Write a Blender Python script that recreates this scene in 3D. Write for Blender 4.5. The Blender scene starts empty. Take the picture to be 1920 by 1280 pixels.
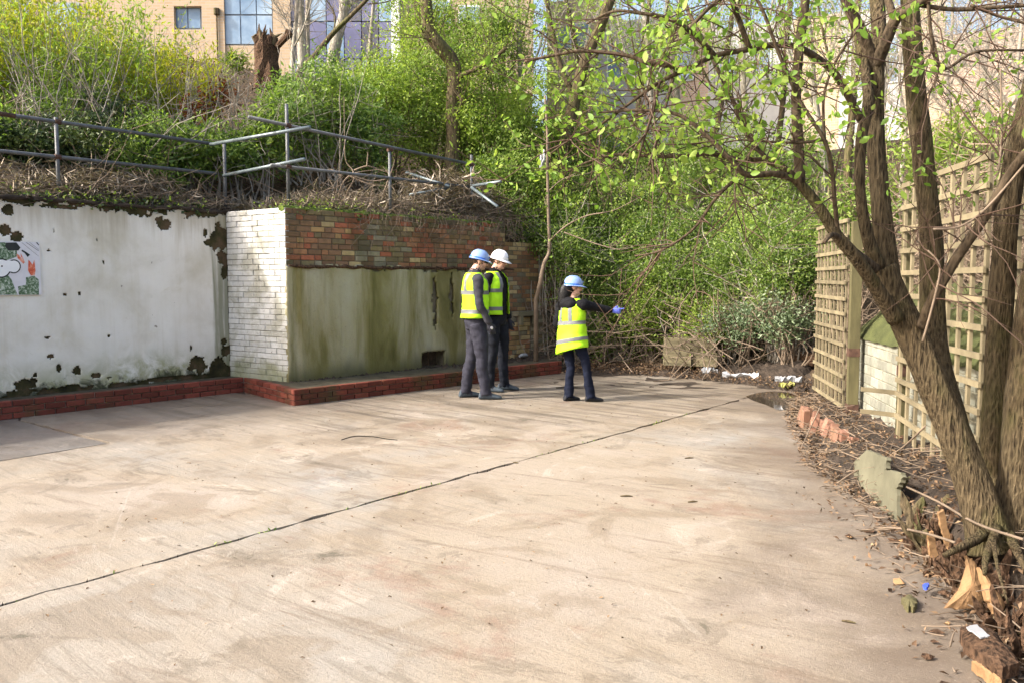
import bpy, bmesh, math, random
import numpy as np
from mathutils import Vector, Matrix, kdtree
from mathutils import noise as mnoise

# ------------------------------------------------------------------ camera, world, sun, exposure
S = bpy.context.scene
CAM_H, PITCH, FPX = 1.55, math.radians(4.28), 1536.0
cd = bpy.data.cameras.new("camera"); cam = bpy.data.objects.new("camera", cd)
S.collection.objects.link(cam)
cam.location = (0, 0, CAM_H); cam.rotation_euler = (math.pi / 2 - PITCH, 0, 0)
cd.sensor_width = 36.0; cd.lens = 28.8; cd.clip_start = 0.05; cd.clip_end = 600
S.camera = cam

SUN_EL = math.radians(36); SUN_AZ = (-0.954, -0.30)          # horizontal direction TOWARDS the sun
w = bpy.data.worlds.new("World"); S.world = w; w.use_nodes = True
nt = w.node_tree; nt.nodes.clear()
sky = nt.nodes.new("ShaderNodeTexSky"); sky.sky_type = 'NISHITA'; sky.sun_disc = False
sky.sun_elevation = SUN_EL; sky.sun_rotation = math.atan2(SUN_AZ[0], SUN_AZ[1])
sky.air_density = 1.0; sky.dust_density = 6.0; sky.ozone_density = 0.3
bg = nt.nodes.new("ShaderNodeBackground"); bg.inputs[1].default_value = 0.15
wo = nt.nodes.new("ShaderNodeOutputWorld")
nt.links.new(sky.outputs[0], bg.inputs[0]); nt.links.new(bg.outputs[0], wo.inputs[0])
sl = bpy.data.lights.new("sun", 'SUN'); sl.energy = 2.4; sl.angle = math.radians(2.0); sl.color = (1.0, 0.965, 0.91)
so = bpy.data.objects.new("sun", sl); S.collection.objects.link(so); so.location = (-25, -3, 20)
_sd = Vector((SUN_AZ[0] * math.cos(SUN_EL), SUN_AZ[1] * math.cos(SUN_EL), math.sin(SUN_EL)))
so.rotation_euler = _sd.to_track_quat('Z', 'Y').to_euler()
S.view_settings.view_transform = 'Standard'; S.view_settings.look = 'None'
S.view_settings.gamma = 1.0; S.view_settings.exposure = 1.55
S.view_settings.use_curve_mapping = False
S.cycles.max_bounces = 6; S.cycles.transparent_max_bounces = 8
S.cycles.use_denoising = True

C = S.collection
RNG = random.Random(7)
ORG = {}

# ------------------------------------------------------------------ helpers
_c, _s = math.cos(PITCH), math.sin(PITCH)
def ray(px, py):
    u = (px - 960) / FPX; v = (640 - py) / FPX
    return (u, _c + v * _s, -_s + v * _c)
def at(px, py, Y):                       # point seen at that place in the photograph, at depth Y
    r = ray(px, py); t = Y / r[1]
    return Vector((r[0] * t, Y, CAM_H + r[2] * t))
def gp(px, py, z=0.0):                   # the same, on a level plane
    r = ray(px, py); t = (z - CAM_H) / r[2]
    return Vector((r[0] * t, r[1] * t, z))

def tag(o, label=None, cat=None, group=None, kind=None):
    if label: o["label"] = label
    if cat: o["category"] = cat
    if group: o["group"] = group
    if kind: o["kind"] = kind
    return o
def thing(name, loc, label, cat, group=None, rz=0.0):
    e = bpy.data.objects.new(name, None); C.objects.link(e)
    e.location = loc; e.rotation_euler = (0, 0, rz); e.empty_display_size = 0.1
    ORG[e.name] = Vector(loc)
    return tag(e, label, cat, group)
def link(name, me, parent=None, org=None):
    o = bpy.data.objects.new(name, me); C.objects.link(o)
    if parent is not None:
        o.parent = parent; ORG[o.name] = ORG[parent.name]
    else:
        ORG[o.name] = Vector(org or (0, 0, 0)); o.location = ORG[o.name]
    return o
def obj(name, verts, faces, mat, parent=None, smooth=False, local=False, fmats=None):
    """one mesh object; verts in world space unless local (then in the parent's space)"""
    V = np.array([tuple(v) for v in verts], dtype=float).reshape(-1, 3)
    if parent is not None:
        org = ORG[parent.name]
    else:
        org = Vector((V[:, 0].mean(), V[:, 1].mean(), V[:, 2].min()))
    if not local: V = V - np.array(org)
    me = bpy.data.meshes.new(name)
    me.from_pydata(V.tolist(), [], [tuple(f) for f in faces])
    for m in (mat if isinstance(mat, (list, tuple)) else [mat]): me.materials.append(m)
    if fmats is not None: me.polygons.foreach_set("material_index", np.array(fmats, dtype=np.int32))
    if smooth: me.polygons.foreach_set("use_smooth", np.ones(len(me.polygons), dtype=bool))
    me.update()
    return link(name, me, parent, org)

class MB:
    def __init__(s): s.v = []; s.f = []
    def add(s, vs, fs):
        n = len(s.v); s.v.extend([tuple(v) for v in vs]); s.f.extend([tuple(i + n for i in f) for f in fs])
    def box(s, o, ux, uy, uz):           # corner + three edge vectors
        o, ux, uy, uz = map(Vector, (o, ux, uy, uz))
        p = [o, o + ux, o + ux + uy, o + uy]; p += [q + uz for q in p]
        f = [(0, 3, 2, 1), (4, 5, 6, 7), (0, 1, 5, 4), (1, 2, 6, 5), (2, 3, 7, 6), (3, 0, 4, 7)]
        if ux.cross(uy).dot(uz) < 0: f = [t[::-1] for t in f]
        s.add(p, f)
    def tube(s, path, rad, n=6, cap=True, rough=0.0, squash=1.0, seed=0):
        P = [Vector(p) for p in path]; m = len(P)
        R = rad if hasattr(rad, '__len__') else [rad] * m
        t0 = (P[1] - P[0]).normalized()
        a = t0.cross(Vector((0, 0, 1)));
        if a.length < 1e-3: a = t0.cross(Vector((1, 0, 0)))
        a.normalize(); vs = []
        for i in range(m):
            t = (P[min(i + 1, m - 1)] - P[max(i - 1, 0)]).normalized()
            a = (a - t * a.dot(t)).normalized(); b = t.cross(a)
            for k in range(n):
                th = 2 * math.pi * k / n
                r = R[i]
                if rough: r *= 1 + rough * mnoise.noise(Vector((math.cos(th) * 2.2 + seed, math.sin(th) * 2.2, P[i].z * 2.5)) * 1.5)
                vs.append(P[i] + a * (math.cos(th) * r) + b * (math.sin(th) * r * squash))
        fs = [(i * n + k, i * n + (k + 1) % n, (i + 1) * n + (k + 1) % n, (i + 1) * n + k) for i in range(m - 1) for k in range(n)]
        if cap: fs += [tuple(range(n))[::-1], tuple((m - 1) * n + k for k in range(n))]
        s.add(vs, fs)
    def build(s, name, mat, parent=None, smooth=False, local=False):
        return obj(name, s.v, s.f, mat, parent, smooth, local)

def smooth_path(pts, sub=4):
    P = [Vector(p) for p in pts]; out = []
    for i in range(len(P) - 1):
        p0, p1, p2, p3 = P[max(i - 1, 0)], P[i], P[i + 1], P[min(i + 2, len(P) - 1)]
        for k in range(sub):
            t = k / sub
            out.append(0.5 * ((2 * p1) + (p2 - p0) * t + (2 * p0 - 5 * p1 + 4 * p2 - p3) * t * t + (3 * p1 - p0 - 3 * p2 + p3) * t ** 3))
    out.append(P[-1]); return out
def lerp_list(vals, n):
    x = np.linspace(0, len(vals) - 1, n); return list(np.interp(x, range(len(vals)), vals))

def prism(poly, z0, z1):
    n = len(poly)
    v = [(p[0], p[1], z0) for p in poly] + [(p[0], p[1], z1) for p in poly]
    f = [tuple(range(n))[::-1], tuple(range(n, 2 * n))] + [(i, (i + 1) % n, n + (i + 1) % n, n + i) for i in range(n)]
    return v, f

# ------------------------------------------------------------------ materials
class G:
    """a small node-graph writer"""
    def __init__(s, name):
        s.m = bpy.data.materials.new(name); s.m.use_nodes = True
        s.t = s.m.node_tree; s.t.nodes.clear()
        s.out = s.t.nodes.new("ShaderNodeOutputMaterial")
    def n(s, typ, **kw):
        nd = s.t.nodes.new("ShaderNode" + typ)
        for k, v in kw.items(): setattr(nd, k, v)
        return nd
    def l(s, a, b): s.t.links.new(a, b)
    def setin(s, nd, key, val):
        if isinstance(val, bpy.types.NodeSocket): s.l(val, nd.inputs[key])
        elif val is not None: nd.inputs[key].default_value = val if not (isinstance(val, (tuple, list)) and len(val) == 3 and nd.inputs[key].type == 'RGBA') else (*val, 1)
    def coord(s, scale=(1, 1, 1), rotz=0.0, kind='Object', loc=(0, 0, 0)):
        tc = s.n("TexCoord"); mp = s.n("Mapping")
        mp.inputs['Scale'].default_value = scale; mp.inputs['Rotation'].default_value = (0, 0, rotz); mp.inputs['Location'].default_value = loc
        s.l(tc.outputs[kind], mp.inputs[0]); return mp.outputs[0]
    def world(s, scale=(1, 1, 1), rotz=0.0, loc=(0, 0, 0)):
        g = s.n("NewGeometry"); mr = s.n("Mapping"); mp = s.n("Mapping")          # turn first, then stretch
        mr.inputs['Rotation'].default_value = (0, 0, rotz)
        mp.inputs['Scale'].default_value = scale; mp.inputs['Location'].default_value = loc
        s.l(g.outputs['Position'], mr.inputs[0]); s.l(mr.outputs[0], mp.inputs[0]); return mp.outputs[0]
    def noise(s, vec, scale=5, detail=5, rough=.6, dist=0.0):
        nd = s.n("TexNoise"); nd.inputs['Scale'].default_value = scale; nd.inputs['Detail'].default_value = detail
        nd.inputs['Roughness'].default_value = rough; nd.inputs['Distortion'].default_value = dist
        s.l(vec, nd.inputs['Vector']); return nd.outputs['Fac']
    def voro(s, vec, scale=5, feature='F1'):
        nd = s.n("TexVoronoi", feature=feature); nd.inputs['Scale'].default_value = scale
        s.l(vec, nd.inputs['Vector']); return nd.outputs['Distance']
    def ramp(s, fac, stops):
        nd = s.n("ValToRGB"); e = nd.color_ramp.elements
        while len(e) < len(stops): e.new(0.5)
        for i, (p, c) in enumerate(stops):
            e[i].position = p; e[i].color = (*c, 1) if len(c) == 3 else c
        s.l(fac, nd.inputs[0]); return nd.outputs[0]
    def step(s, fac, a, b):              # smooth 0..1 between a and b
        nd = s.n("MapRange", interpolation_type='SMOOTHSTEP'); nd.inputs[1].default_value = a; nd.inputs[2].default_value = b
        s.l(fac, nd.inputs[0]); return nd.outputs[0]
    def mix(s, fac, a, b, mode='MIX'):
        nd = s.n("Mix", data_type='RGBA', blend_type=mode)
        s.setin(nd, 0, fac)
        for i, x in ((6, a), (7, b)):
            if isinstance(x, bpy.types.NodeSocket): s.l(x, nd.inputs[i])
            else: nd.inputs[i].default_value = (*x, 1)
        return nd.outputs[2]
    def math(s, op, a, b=0.0, clamp=False):
        nd = s.n("Math", operation=op, use_clamp=clamp)
        for i, x in ((0, a), (1, b)):
            if isinstance(x, bpy.types.NodeSocket): s.l(x, nd.inputs[i])
            else: nd.inputs[i].default_value = x
        return nd.outputs[0]
    def sep(s, vec):
        nd = s.n("SeparateXYZ"); s.l(vec, nd.inputs[0]); return nd.outputs
    def rand(s): return s.n("ObjectInfo").outputs['Random']
    def bump(s, h, strength=.3, dist=.02):
        nd = s.n("Bump"); nd.inputs['Strength'].default_value = strength; nd.inputs['Distance'].default_value = dist
        s.l(h, nd.inputs['Height']); return nd.outputs[0]
    def bsdf(s, col, rough=.7, spec=.3, normal=None, metal=0.0, coat=0.0, sheen=0.0):
        b = s.n("BsdfPrincipled"); s.setin(b, 'Base Color', col); s.setin(b, 'Roughness', rough)
        s.setin(b, 'Specular IOR Level', spec); s.setin(b, 'Metallic', metal); s.setin(b, 'Coat Weight', coat)
        s.setin(b, 'Sheen Weight', sheen)
        if normal is not None: s.l(normal, b.inputs['Normal'])
        return b.outputs[0]
    def done(s, shader): s.l(shader, s.out.inputs[0]); return s.m

def plain(name, col, rough=.7, var=.25, scale=6, bump=.2, bscale=40, spec=.3, metal=0.0, coat=0.0, bdist=.01, orand=.0, stretch=(1, 1, 1)):
    g = G(name); v = g.coord(stretch)
    a = g.noise(v, scale, 5); dark = tuple(c * (1 - var) for c in col); lite = tuple(min(1, c * (1 + var)) for c in col)
    c = g.ramp(a, [(.3, dark), (.7, lite)])
    if orand:
        r = g.rand(); k = g.math('ADD', g.math('MULTIPLY', r, 2 * orand), 1 - orand)
        cc = g.n("CombineXYZ"); [g.l(k, cc.inputs[i]) for i in range(3)]
        c = g.mix(1.0, c, cc.outputs[0], 'MULTIPLY')
    nb = g.bump(g.noise(g.coord(stretch), bscale, 6, .7), bump, bdist) if bump else None
    return g.done(g.bsdf(c, rough, spec, nb, metal, coat))

def leafmat(name, dark, mid, light, trans=.35, rough=.5, spec=.35):
    g = G(name); at_ = g.n("Attribute", attribute_name="tint")
    c = g.ramp(at_.outputs['Fac'], [(0.0, dark), (.5, mid), (1.0, light)])
    b = g.bsdf(c, rough, spec); tr = g.n("BsdfTranslucent"); g.l(g.mix(1.0, c, (.92, 1.0, .5), 'MULTIPLY'), tr.inputs[0])
    mx = g.n("MixShader"); mx.inputs[0].default_value = trans; g.l(b, mx.inputs[1]); g.l(tr.outputs[0], mx.inputs[2])
    return g.done(mx.outputs[0])

# ------------------------------------------------------------------ leaves (numpy)
def unit(a): return a / np.maximum(np.linalg.norm(a, axis=1, keepdims=True), 1e-9)
def leaf_arrays(P, size, rs, aspect=.45, up=.6, droop=0.0, fold=.18, axis=None):
    n = len(P); nrm = unit(rs.normal(size=(n, 3)) + np.array([0, 0, up]))
    a = rs.normal(size=(n, 3)) if axis is None else axis + rs.normal(size=(n, 3)) * .5
    a = a - nrm * (a * nrm).sum(1, keepdims=True) * .85; a[:, 2] -= droop; a = unit(a)
    b = unit(np.cross(nrm, a)); L = (size * rs.uniform(.55, 1.3, n))[:, None]; nn = np.cross(a, b)
    V = np.empty((n, 4, 3)); V[:, 0] = P; V[:, 1] = P + a * L * .45 + b * L * aspect * .5 + nn * L * fold * .5
    V[:, 2] = P + a * L - nn * L * .08; V[:, 3] = P + a * L * .45 - b * L * aspect * .5 + nn * L * fold * .5
    return V.reshape(-1, 3)
def broad_leaf_obj(name, P, size, mat, parent, seed=0, up=.5, droop=.2, aspect=.6):
    """leaves seen close by: pointed ovals of eight points folded along the midrib"""
    rs = np.random.RandomState(seed); P = np.asarray(P); n = len(P); nrm = unit(rs.normal(size=(n, 3)) + np.array([0, 0, up]))
    a = rs.normal(size=(n, 3)); a = a - nrm * (a * nrm).sum(1, keepdims=True) * .85; a[:, 2] -= droop; a = unit(a); b = unit(np.cross(nrm, a)); c = np.cross(a, b)
    L = (size * rs.uniform(.45, 1.3, n))[:, None]; cv = rs.uniform(-.05, .22, n)[:, None]; fo = rs.uniform(.05, .3, n)[:, None]; W = aspect * rs.uniform(.8, 1.15, n)[:, None]
    pt = lambda u, w_: P + a * L * u + b * L * W * w_ + c * L * (fo * abs(w_) - cv * u * u)
    V = np.stack([pt(0, 0), pt(.22, .36), pt(.55, .46), pt(1.0, 0), pt(.55, -.46), pt(.22, -.36), pt(.25, 0), pt(.6, 0), pt(.82, .24), pt(.82, -.24)], 1).reshape(-1, 3)
    t = np.clip(rs.uniform(.1, .95, n), 0, 1); V = V - np.array(ORG[parent.name]); T = np.array([(0, 6, 1), (0, 5, 6), (1, 6, 7), (1, 7, 2), (6, 5, 4), (6, 4, 7), (2, 7, 8), (7, 4, 9), (8, 7, 3), (7, 9, 3)])
    me = bpy.data.meshes.new(name); me.vertices.add(10 * n); me.vertices.foreach_set("co", V.astype(np.float32).ravel()); F = (np.arange(n)[:, None, None] * 10 + T[None]).reshape(-1)
    me.loops.add(len(F)); me.loops.foreach_set("vertex_index", F.astype(np.int32)); me.polygons.add(len(F) // 3); me.polygons.foreach_set("loop_start", np.arange(0, len(F), 3, dtype=np.int32))
    me.polygons.foreach_set("use_smooth", np.ones(len(F) // 3, bool)); me.materials.append(mat); A = me.attributes.new("tint", 'FLOAT', 'POINT'); A.data.foreach_set("value", np.repeat(t, 10).astype(np.float32)); me.update(calc_edges=True)
    return link(name, me, parent)
def leaf_obj(name, P, size, mat, parent, seed=0, tint=None, org=None, **kw):
    rs = np.random.RandomState(seed); n = len(P); V = leaf_arrays(np.asarray(P), size, rs, **kw)
    t = rs.uniform(0, 1, n) if tint is None else np.clip(tint + rs.normal(0, .16, n), 0, 1)
    o = Vector(ORG[parent.name]) if parent is not None else Vector(org)
    V = V - np.array(o); me = bpy.data.meshes.new(name)
    me.vertices.add(4 * n); me.vertices.foreach_set("co", V.astype(np.float32).ravel())
    b = np.arange(n)[:, None] * 4; F = np.concatenate([b + np.array([0, 1, 2]), b + np.array([0, 2, 3])], 1).reshape(-1)
    me.loops.add(6 * n); me.loops.foreach_set("vertex_index", F.astype(np.int32))
    me.polygons.add(2 * n); me.polygons.foreach_set("loop_start", np.arange(0, 6 * n, 3, dtype=np.int32))
    me.materials.append(mat)
    A = me.attributes.new("tint", 'FLOAT', 'POINT'); A.data.foreach_set("value", np.repeat(t, 4).astype(np.float32))
    me.update(calc_edges=True)
    return link(name, me, parent, o)
def crown_pts(c, r, n, clumps, spread, seed, shell=.45, low=-.9):
    rs = np.random.RandomState(seed); d = unit(rs.normal(size=(clumps * 2, 3))); d = d[d[:, 2] > low][:clumps]
    q = np.array(c) + d * (rs.uniform(0, 1, (len(d), 1)) ** shell) * np.array(r) * (1 + .22 * rs.normal(size=(len(d), 1)))
    wgt = rs.uniform(.3, 1.6, len(q)); k = rs.choice(len(q), n, p=wgt / wgt.sum())
    sp = spread * rs.uniform(.5, 1.4, len(q))
    return q[k] + rs.normal(size=(n, 3)) * sp[k][:, None] * np.array([1, 1, .75]), q, rs.uniform(.15, .85, len(q))[k]
# ------------------------------------------------------------------ surface materials
WALL_ANG = math.radians(42)              # the yard's walls and joints run this way (from +Y towards +X)
def m_floor(name, base, grey, pink):
    g = G(name); v = g.world(rotz=WALL_ANG); xyz = g.sep(g.world())       # x: across the joints (brush marks), y: along them
    big = g.noise(v, .45, 5, .6, .5); mid = g.noise(g.world((1, 1, 1), 0, (7, 3, 2)), 1.5, 7, .7, .8); blot = g.noise(v, .9, 6, .68, .6)
    brush = g.noise(g.world((.6, 9, 1), WALL_ANG), 2.2, 7, .75, .3); brush2 = g.noise(g.world((.3, 2.6, 1), WALL_ANG - .25), 1.8, 6, .7, .8)
    grit = g.noise(v, 60, 6, .8); grit2 = g.noise(v, 180, 3, .7)
    def lay(c, fac, amt, col): return g.mix(g.math('MULTIPLY', fac, amt), c, col)
    c = g.ramp(big, [(.3, pink), (.5, base), (.7, grey)])
    c = lay(c, g.step(mid, .50, .60), .5, (base[0] * .66, base[1] * .6, base[2] * .53))                     # worn, stained patches
    c = lay(c, g.step(mid, .43, .34), .6, tuple(min(1, x * 1.3) for x in pink))
    c = lay(c, g.math('MULTIPLY', g.step(brush, .47, .66), g.step(big, .3, .6)), .5, tuple(x * .5 for x in base))
    c = lay(c, g.step(brush2, .55, .68), .5, (base[0] * .5, base[1] * .43, base[2] * .38))
    st = g.noise(g.world((1, 1.4, 1), .4, (3, 9, 0)), 1.1, 7, .72, .9)
    c = lay(c, g.step(st, .565, .60), .42, (.13, .105, .075)); c = lay(c, g.step(st, .63, .67), .6, (.06, .054, .034))
    c = lay(c, g.step(g.noise(g.world((1, 1, 1), 0, (5, 2, 0)), .75, 7, .7, .6), .56, .66), .5, (.20, .115, .08))      # rusty patches
    c = lay(c, g.step(g.noise(g.world((.5, 3.5, 1), WALL_ANG + .5, (1, 1, 0)), 1.7, 7, .75, .9), .61, .67), .38, (.40, .365, .315))   # pale scuffs
    bed = g.step(g.math('ADD', g.math('SUBTRACT', xyz[0], g.math('MULTIPLY', xyz[1], .2)), g.math('MULTIPLY', g.math('SUBTRACT', blot, .5), 3.2)), .1, 1.3)     # soil washed off the planting bed
    c = lay(c, bed, .72, (.105, .078, .058))
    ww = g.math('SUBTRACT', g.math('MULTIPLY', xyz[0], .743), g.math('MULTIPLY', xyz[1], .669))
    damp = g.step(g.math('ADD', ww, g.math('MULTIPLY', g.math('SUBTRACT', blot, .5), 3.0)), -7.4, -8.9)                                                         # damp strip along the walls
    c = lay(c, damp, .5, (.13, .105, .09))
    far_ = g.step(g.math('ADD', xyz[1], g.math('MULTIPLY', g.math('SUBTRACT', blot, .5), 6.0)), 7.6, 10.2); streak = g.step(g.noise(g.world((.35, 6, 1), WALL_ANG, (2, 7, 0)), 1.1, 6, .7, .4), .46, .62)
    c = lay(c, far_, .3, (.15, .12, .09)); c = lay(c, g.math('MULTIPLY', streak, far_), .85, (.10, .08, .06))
    c = lay(c, g.step(grit, .50, .68), .55, tuple(x * .45 for x in base)); c = lay(c, g.step(grit, .46, .3), .4, tuple(min(1, x * 1.5) for x in pink))
    c = lay(c, g.step(grit2, .62, .7), .45, (.07, .055, .045))
    rough = g.math('SUBTRACT', g.math('SUBTRACT', .8, g.math('MULTIPLY', g.step(mid, .4, .7), .25)), g.math('MULTIPLY', damp, .25))
    h = g.math('ADD', g.math('ADD', g.math('MULTIPLY', brush, .5), g.math('MULTIPLY', grit, .8)), g.math('ADD', g.math('MULTIPLY', grit2, .35), g.math('MULTIPLY', mid, .6)))
    return g.done(g.bsdf(c, rough, .36, g.bump(h, .6, .014)))
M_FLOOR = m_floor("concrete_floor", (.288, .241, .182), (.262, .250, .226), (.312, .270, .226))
M_FLOOR2 = m_floor("concrete_floor_grey", (.19, .175, .155), (.19, .19, .185), (.21, .195, .18))

def m_plaster():
    g = G("white_render"); v = g.world()
    st = g.noise(g.world((2.2, 2.2, .14)), 2.6, 7, .68, .3); bl = g.noise(v, 1.2, 6, .6, .4); fn = g.noise(v, 30, 6, .7)
    c = g.ramp(bl, [(.28, (.55, .52, .43)), (.5, (.73, .71, .65)), (.75, (.80, .79, .75))])
    c = g.mix(g.math('MULTIPLY', g.step(st, .44, .74), g.math('MULTIPLY', g.step(g.noise(v, .7, 4), .3, .7), .6)), c, (.50, .455, .34))
    c = g.mix(g.math('MULTIPLY', g.step(g.noise(v, 2.1, 7, .7, .9), .55, .7), .35), c, (.55, .50, .36))
    z = g.sep(v)[2]
    low = g.math('MULTIPLY', g.step(g.math('ADD', z, g.math('MULTIPLY', bl, -.9)), .28, -.25), g.step(g.noise(v, 3.2, 6, .7, .6), .3, .62))
    c = g.mix(g.math('MULTIPLY', low, .85), c, (.24, .25, .09))
    mould = g.step(g.math('ADD', z, g.math('MULTIPLY', g.noise(v, 2.3, 6, .75, .8), -.75)), -.02, -.14); c = g.mix(g.math('MULTIPLY', mould, .92), c, (.028, .032, .014))
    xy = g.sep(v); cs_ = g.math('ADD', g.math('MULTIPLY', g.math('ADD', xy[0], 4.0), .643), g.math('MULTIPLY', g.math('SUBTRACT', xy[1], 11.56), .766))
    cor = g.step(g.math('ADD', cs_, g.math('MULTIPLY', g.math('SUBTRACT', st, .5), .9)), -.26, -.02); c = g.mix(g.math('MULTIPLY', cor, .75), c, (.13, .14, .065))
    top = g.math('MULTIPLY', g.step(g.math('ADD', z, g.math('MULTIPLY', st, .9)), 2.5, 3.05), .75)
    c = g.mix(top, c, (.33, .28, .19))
    spot = g.step(g.noise(v, 9, 4, .55), .73, .76)
    c = g.mix(g.math('MULTIPLY', spot, .7), c, (.12, .10, .07))
    c = g.mix(g.math('MULTIPLY', g.step(fn, .55, .75), .18), c, (.4, .38, .33))
    h = g.math('ADD', g.math('MULTIPLY', bl, .8), g.math('MULTIPLY', fn, .25))
    return g.done(g.bsdf(c, .75, .25, g.bump(h, .5, .02)))
M_PLASTER = m_plaster()
def m_scar():
    g = G("bare_backing"); v = g.world()
    c = g.ramp(g.noise(v, 4, 6, .65), [(.3, (.016, .015, .008)), (.48, (.05, .045, .018)), (.62, (.105, .07, .042)), (.75, (.06, .062, .022))])
    return g.done(g.bsdf(c, .85, .2, g.bump(g.noise(v, 30, 6), .6, .02)))
M_SCAR = m_scar()

def m_whitebrick():
    g = G("white_painted_brick"); v = g.world(); a = g.noise(v, 3.0, 6, .65, .3); f = g.noise(v, 22, 5, .7)
    k = g.rand()
    c = g.mix(k, (.54, .54, .515), (.68, .68, .65))
    c = g.mix(g.math('MULTIPLY', g.step(a, .42, .66), .75), c, (.34, .33, .25))
    z = g.sep(v)[2]
    low = g.step(g.math('ADD', z, g.math('MULTIPLY', a, -.6)), .3, -.1)
    c = g.mix(g.math('MULTIPLY', low, .7), c, (.2, .22, .09))
    c = g.mix(g.math('MULTIPLY', g.step(f, .58, .72), .75), c, (.13, .11, .07))
    return g.done(g.bsdf(c, .6, .3, g.bump(f, .5, .012)))
M_WBRICK = m_whitebrick()

def m_brick(name, col, moss=.35, var=.3):
    g = G(name); v = g.world(); a = g.noise(v, 14, 6, .7); k = g.rand(); b = g.noise(g.world((1, 1, .35)), 1.7, 6, .65, .4)
    c = g.mix(k, tuple(x * (1 - var) * 1.15 for x in col), tuple(min(1, x * (1 + var) * 1.15) for x in col))
    c = g.mix(g.math('MULTIPLY', g.step(a, .42, .75), .5), c, tuple(x * .45 for x in col))
    c = g.mix(g.math('MULTIPLY', g.step(b, .46, .66), moss), c, (.055, .055, .022))
    return g.done(g.bsdf(c, .8, .25, g.bump(g.noise(v, 60, 6, .7), .5, .008)))
BR = {'red': m_brick("brick_red", (.29, .098, .053), .5, .2), 'orange': m_brick("brick_orange", (.30, .145, .075), .5, .2), 'brown': m_brick("brick_brown", (.20, .115, .065), .5, .2),
      'yellow': m_brick("brick_yellow", (.40, .30, .15), .3, .2), 'olive': m_brick("brick_mossy", (.175, .135, .07), .5, .2), 'dark': m_brick("brick_dark", (.13, .10, .065), .5, .2),
      'buff': m_brick("brick_buff", (.30, .19, .085), .5), 'grey': m_brick("brick_grey", (.21, .185, .125), .45)}
M_PLINTH = m_brick("brick_glazed_red", (.15, .038, .025), .75, .35)
M_EDGE = m_brick("brick_pale_red", (.22, .115, .08), .4)
M_MORTAR = plain("mortar", (.15, .125, .085), .9, .4, 9, .5)
M_MORTAR_W = plain("painted_mortar", (.20, .19, .14), .85, .5, 7, .5)
M_MORTAR_R = plain("red_mortar", (.30, .22, .175), .9, .4, 9, .5)

def m_panel():
    g = G("mossy_concrete_panel"); v = g.world()
    st = g.noise(g.world((1.3, 1.3, .30)), 1.5, 6, .62, .5); st2 = g.noise(g.world((5, 5, .3), 0, (4, 2, 1)), 1.4, 5, .6, .2); f = g.noise(v, 28, 6, .7)
    c = g.ramp(st, [(.28, (.085, .08, .022)), (.42, (.21, .185, .072)), (.56, (.35, .32, .20)), (.75, (.42, .40, .30))])
    c = g.mix(g.math('MULTIPLY', g.step(st2, .52, .7), .42), c, (.11, .105, .03))
    z = g.sep(v)[2]
    c = g.mix(g.math('MULTIPLY', g.step(g.math('ADD', z, g.math('MULTIPLY', st, -.7)), .12, -.2), .8), c, (.07, .065, .025))
    c = g.mix(g.math('MULTIPLY', g.step(f, .55, .78), .45), c, (.09, .08, .05))
    return g.done(g.bsdf(c, .8, .25, g.bump(g.math('ADD', f, g.math('MULTIPLY', st2, .8)), .5, .015)))
M_PANEL = m_panel()
M_LEDGE = plain("ledge_dirt", (.062, .055, .036), .9, .6, 5, .7, 30)
M_SOIL = plain("damp_soil", (.045, .033, .024), .85, .6, 7, .9, 25, bdist=.04)
M_DARK = plain("dark_hollow", (.012, .011, .009), .95, .3)
def m_bank():
    g = G("bank_soil_and_litter"); v = g.world(); a = g.noise(v, 1.1, 6, .65); f = g.noise(v, 17, 7, .75)
    c = g.ramp(f, [(.25, (.03, .022, .015)), (.5, (.085, .06, .038)), (.7, (.17, .12, .075)), (.85, (.26, .2, .13))])
    c = g.mix(g.math('MULTIPLY', g.step(a, .5, .66), .55), c, (.06, .075, .02))
    return g.done(g.bsdf(c, .9, .2, g.bump(f, .9, .06)))
M_BANK = m_bank()
M_STEEL = plain("weathered_steel_tube", (.105, .11, .115), .6, .35, 9, .15, 60, .5, metal=.25)
M_STEELB = plain("painted_steel_tube", (.15, .185, .20), .42, .3, 9, .1, 60, .5, metal=.35)
M_RUST = plain("rusty_steel", (.075, .04, .028), .8, .45, 20, .4)
M_MOSS = plain("moss", (.105, .15, .022), .95, .55, 9, .9, 50, bdist=.03)
M_MOSSD = plain("mossy_coping", (.075, .085, .028), .95, .5, 3, .9, 35, bdist=.03)

def m_bark(name, dark, light, moss=None, vs=(46, 46, 8.0), strength=1.0):
    g = G(name); v = g.coord(vs); a = g.noise(v, 1.7, 6, .62, .9); b = g.voro(g.coord((vs[0] * 1.2, vs[1] * 1.2, vs[2] * 1.1)), 1.5)
    r = g.math('ADD', g.math('MULTIPLY', a, .7), g.math('MULTIPLY', b, .45))
    c = g.ramp(r, [(.3, dark), (.62, light), (.85, tuple(min(1, x * 1.25) for x in light))])
    if moss:
        m = g.step(g.noise(g.coord((1, 1, .5)), 3.5, 5, .65), .47, .68); c = g.mix(g.math('MULTIPLY', m, .6), c, moss)
    return g.done(g.bsdf(c, .9, .15, g.bump(r, strength, .05)))
M_BARK = m_bark("ridged_bark", (.012, .008, .005), (.125, .094, .054), (.105, .10, .036))
M_BARK2 = m_bark("brown_smooth_bark", (.024, .018, .012), (.088, .065, .042), None, (30, 30, 9), .4)
M_BARKP = m_bark("pale_bark", (.14, .12, .10), (.36, .33, .28), (.2, .2, .1), (16, 16, 5), .4)
M_BARKD = m_bark("dark_bark", (.03, .024, .016), (.11, .085, .05), (.09, .1, .03), (16, 16, 4), .6)
M_TWIG = plain("dry_twig", (.185, .14, .10), .85, .45, 3, 0)
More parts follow.
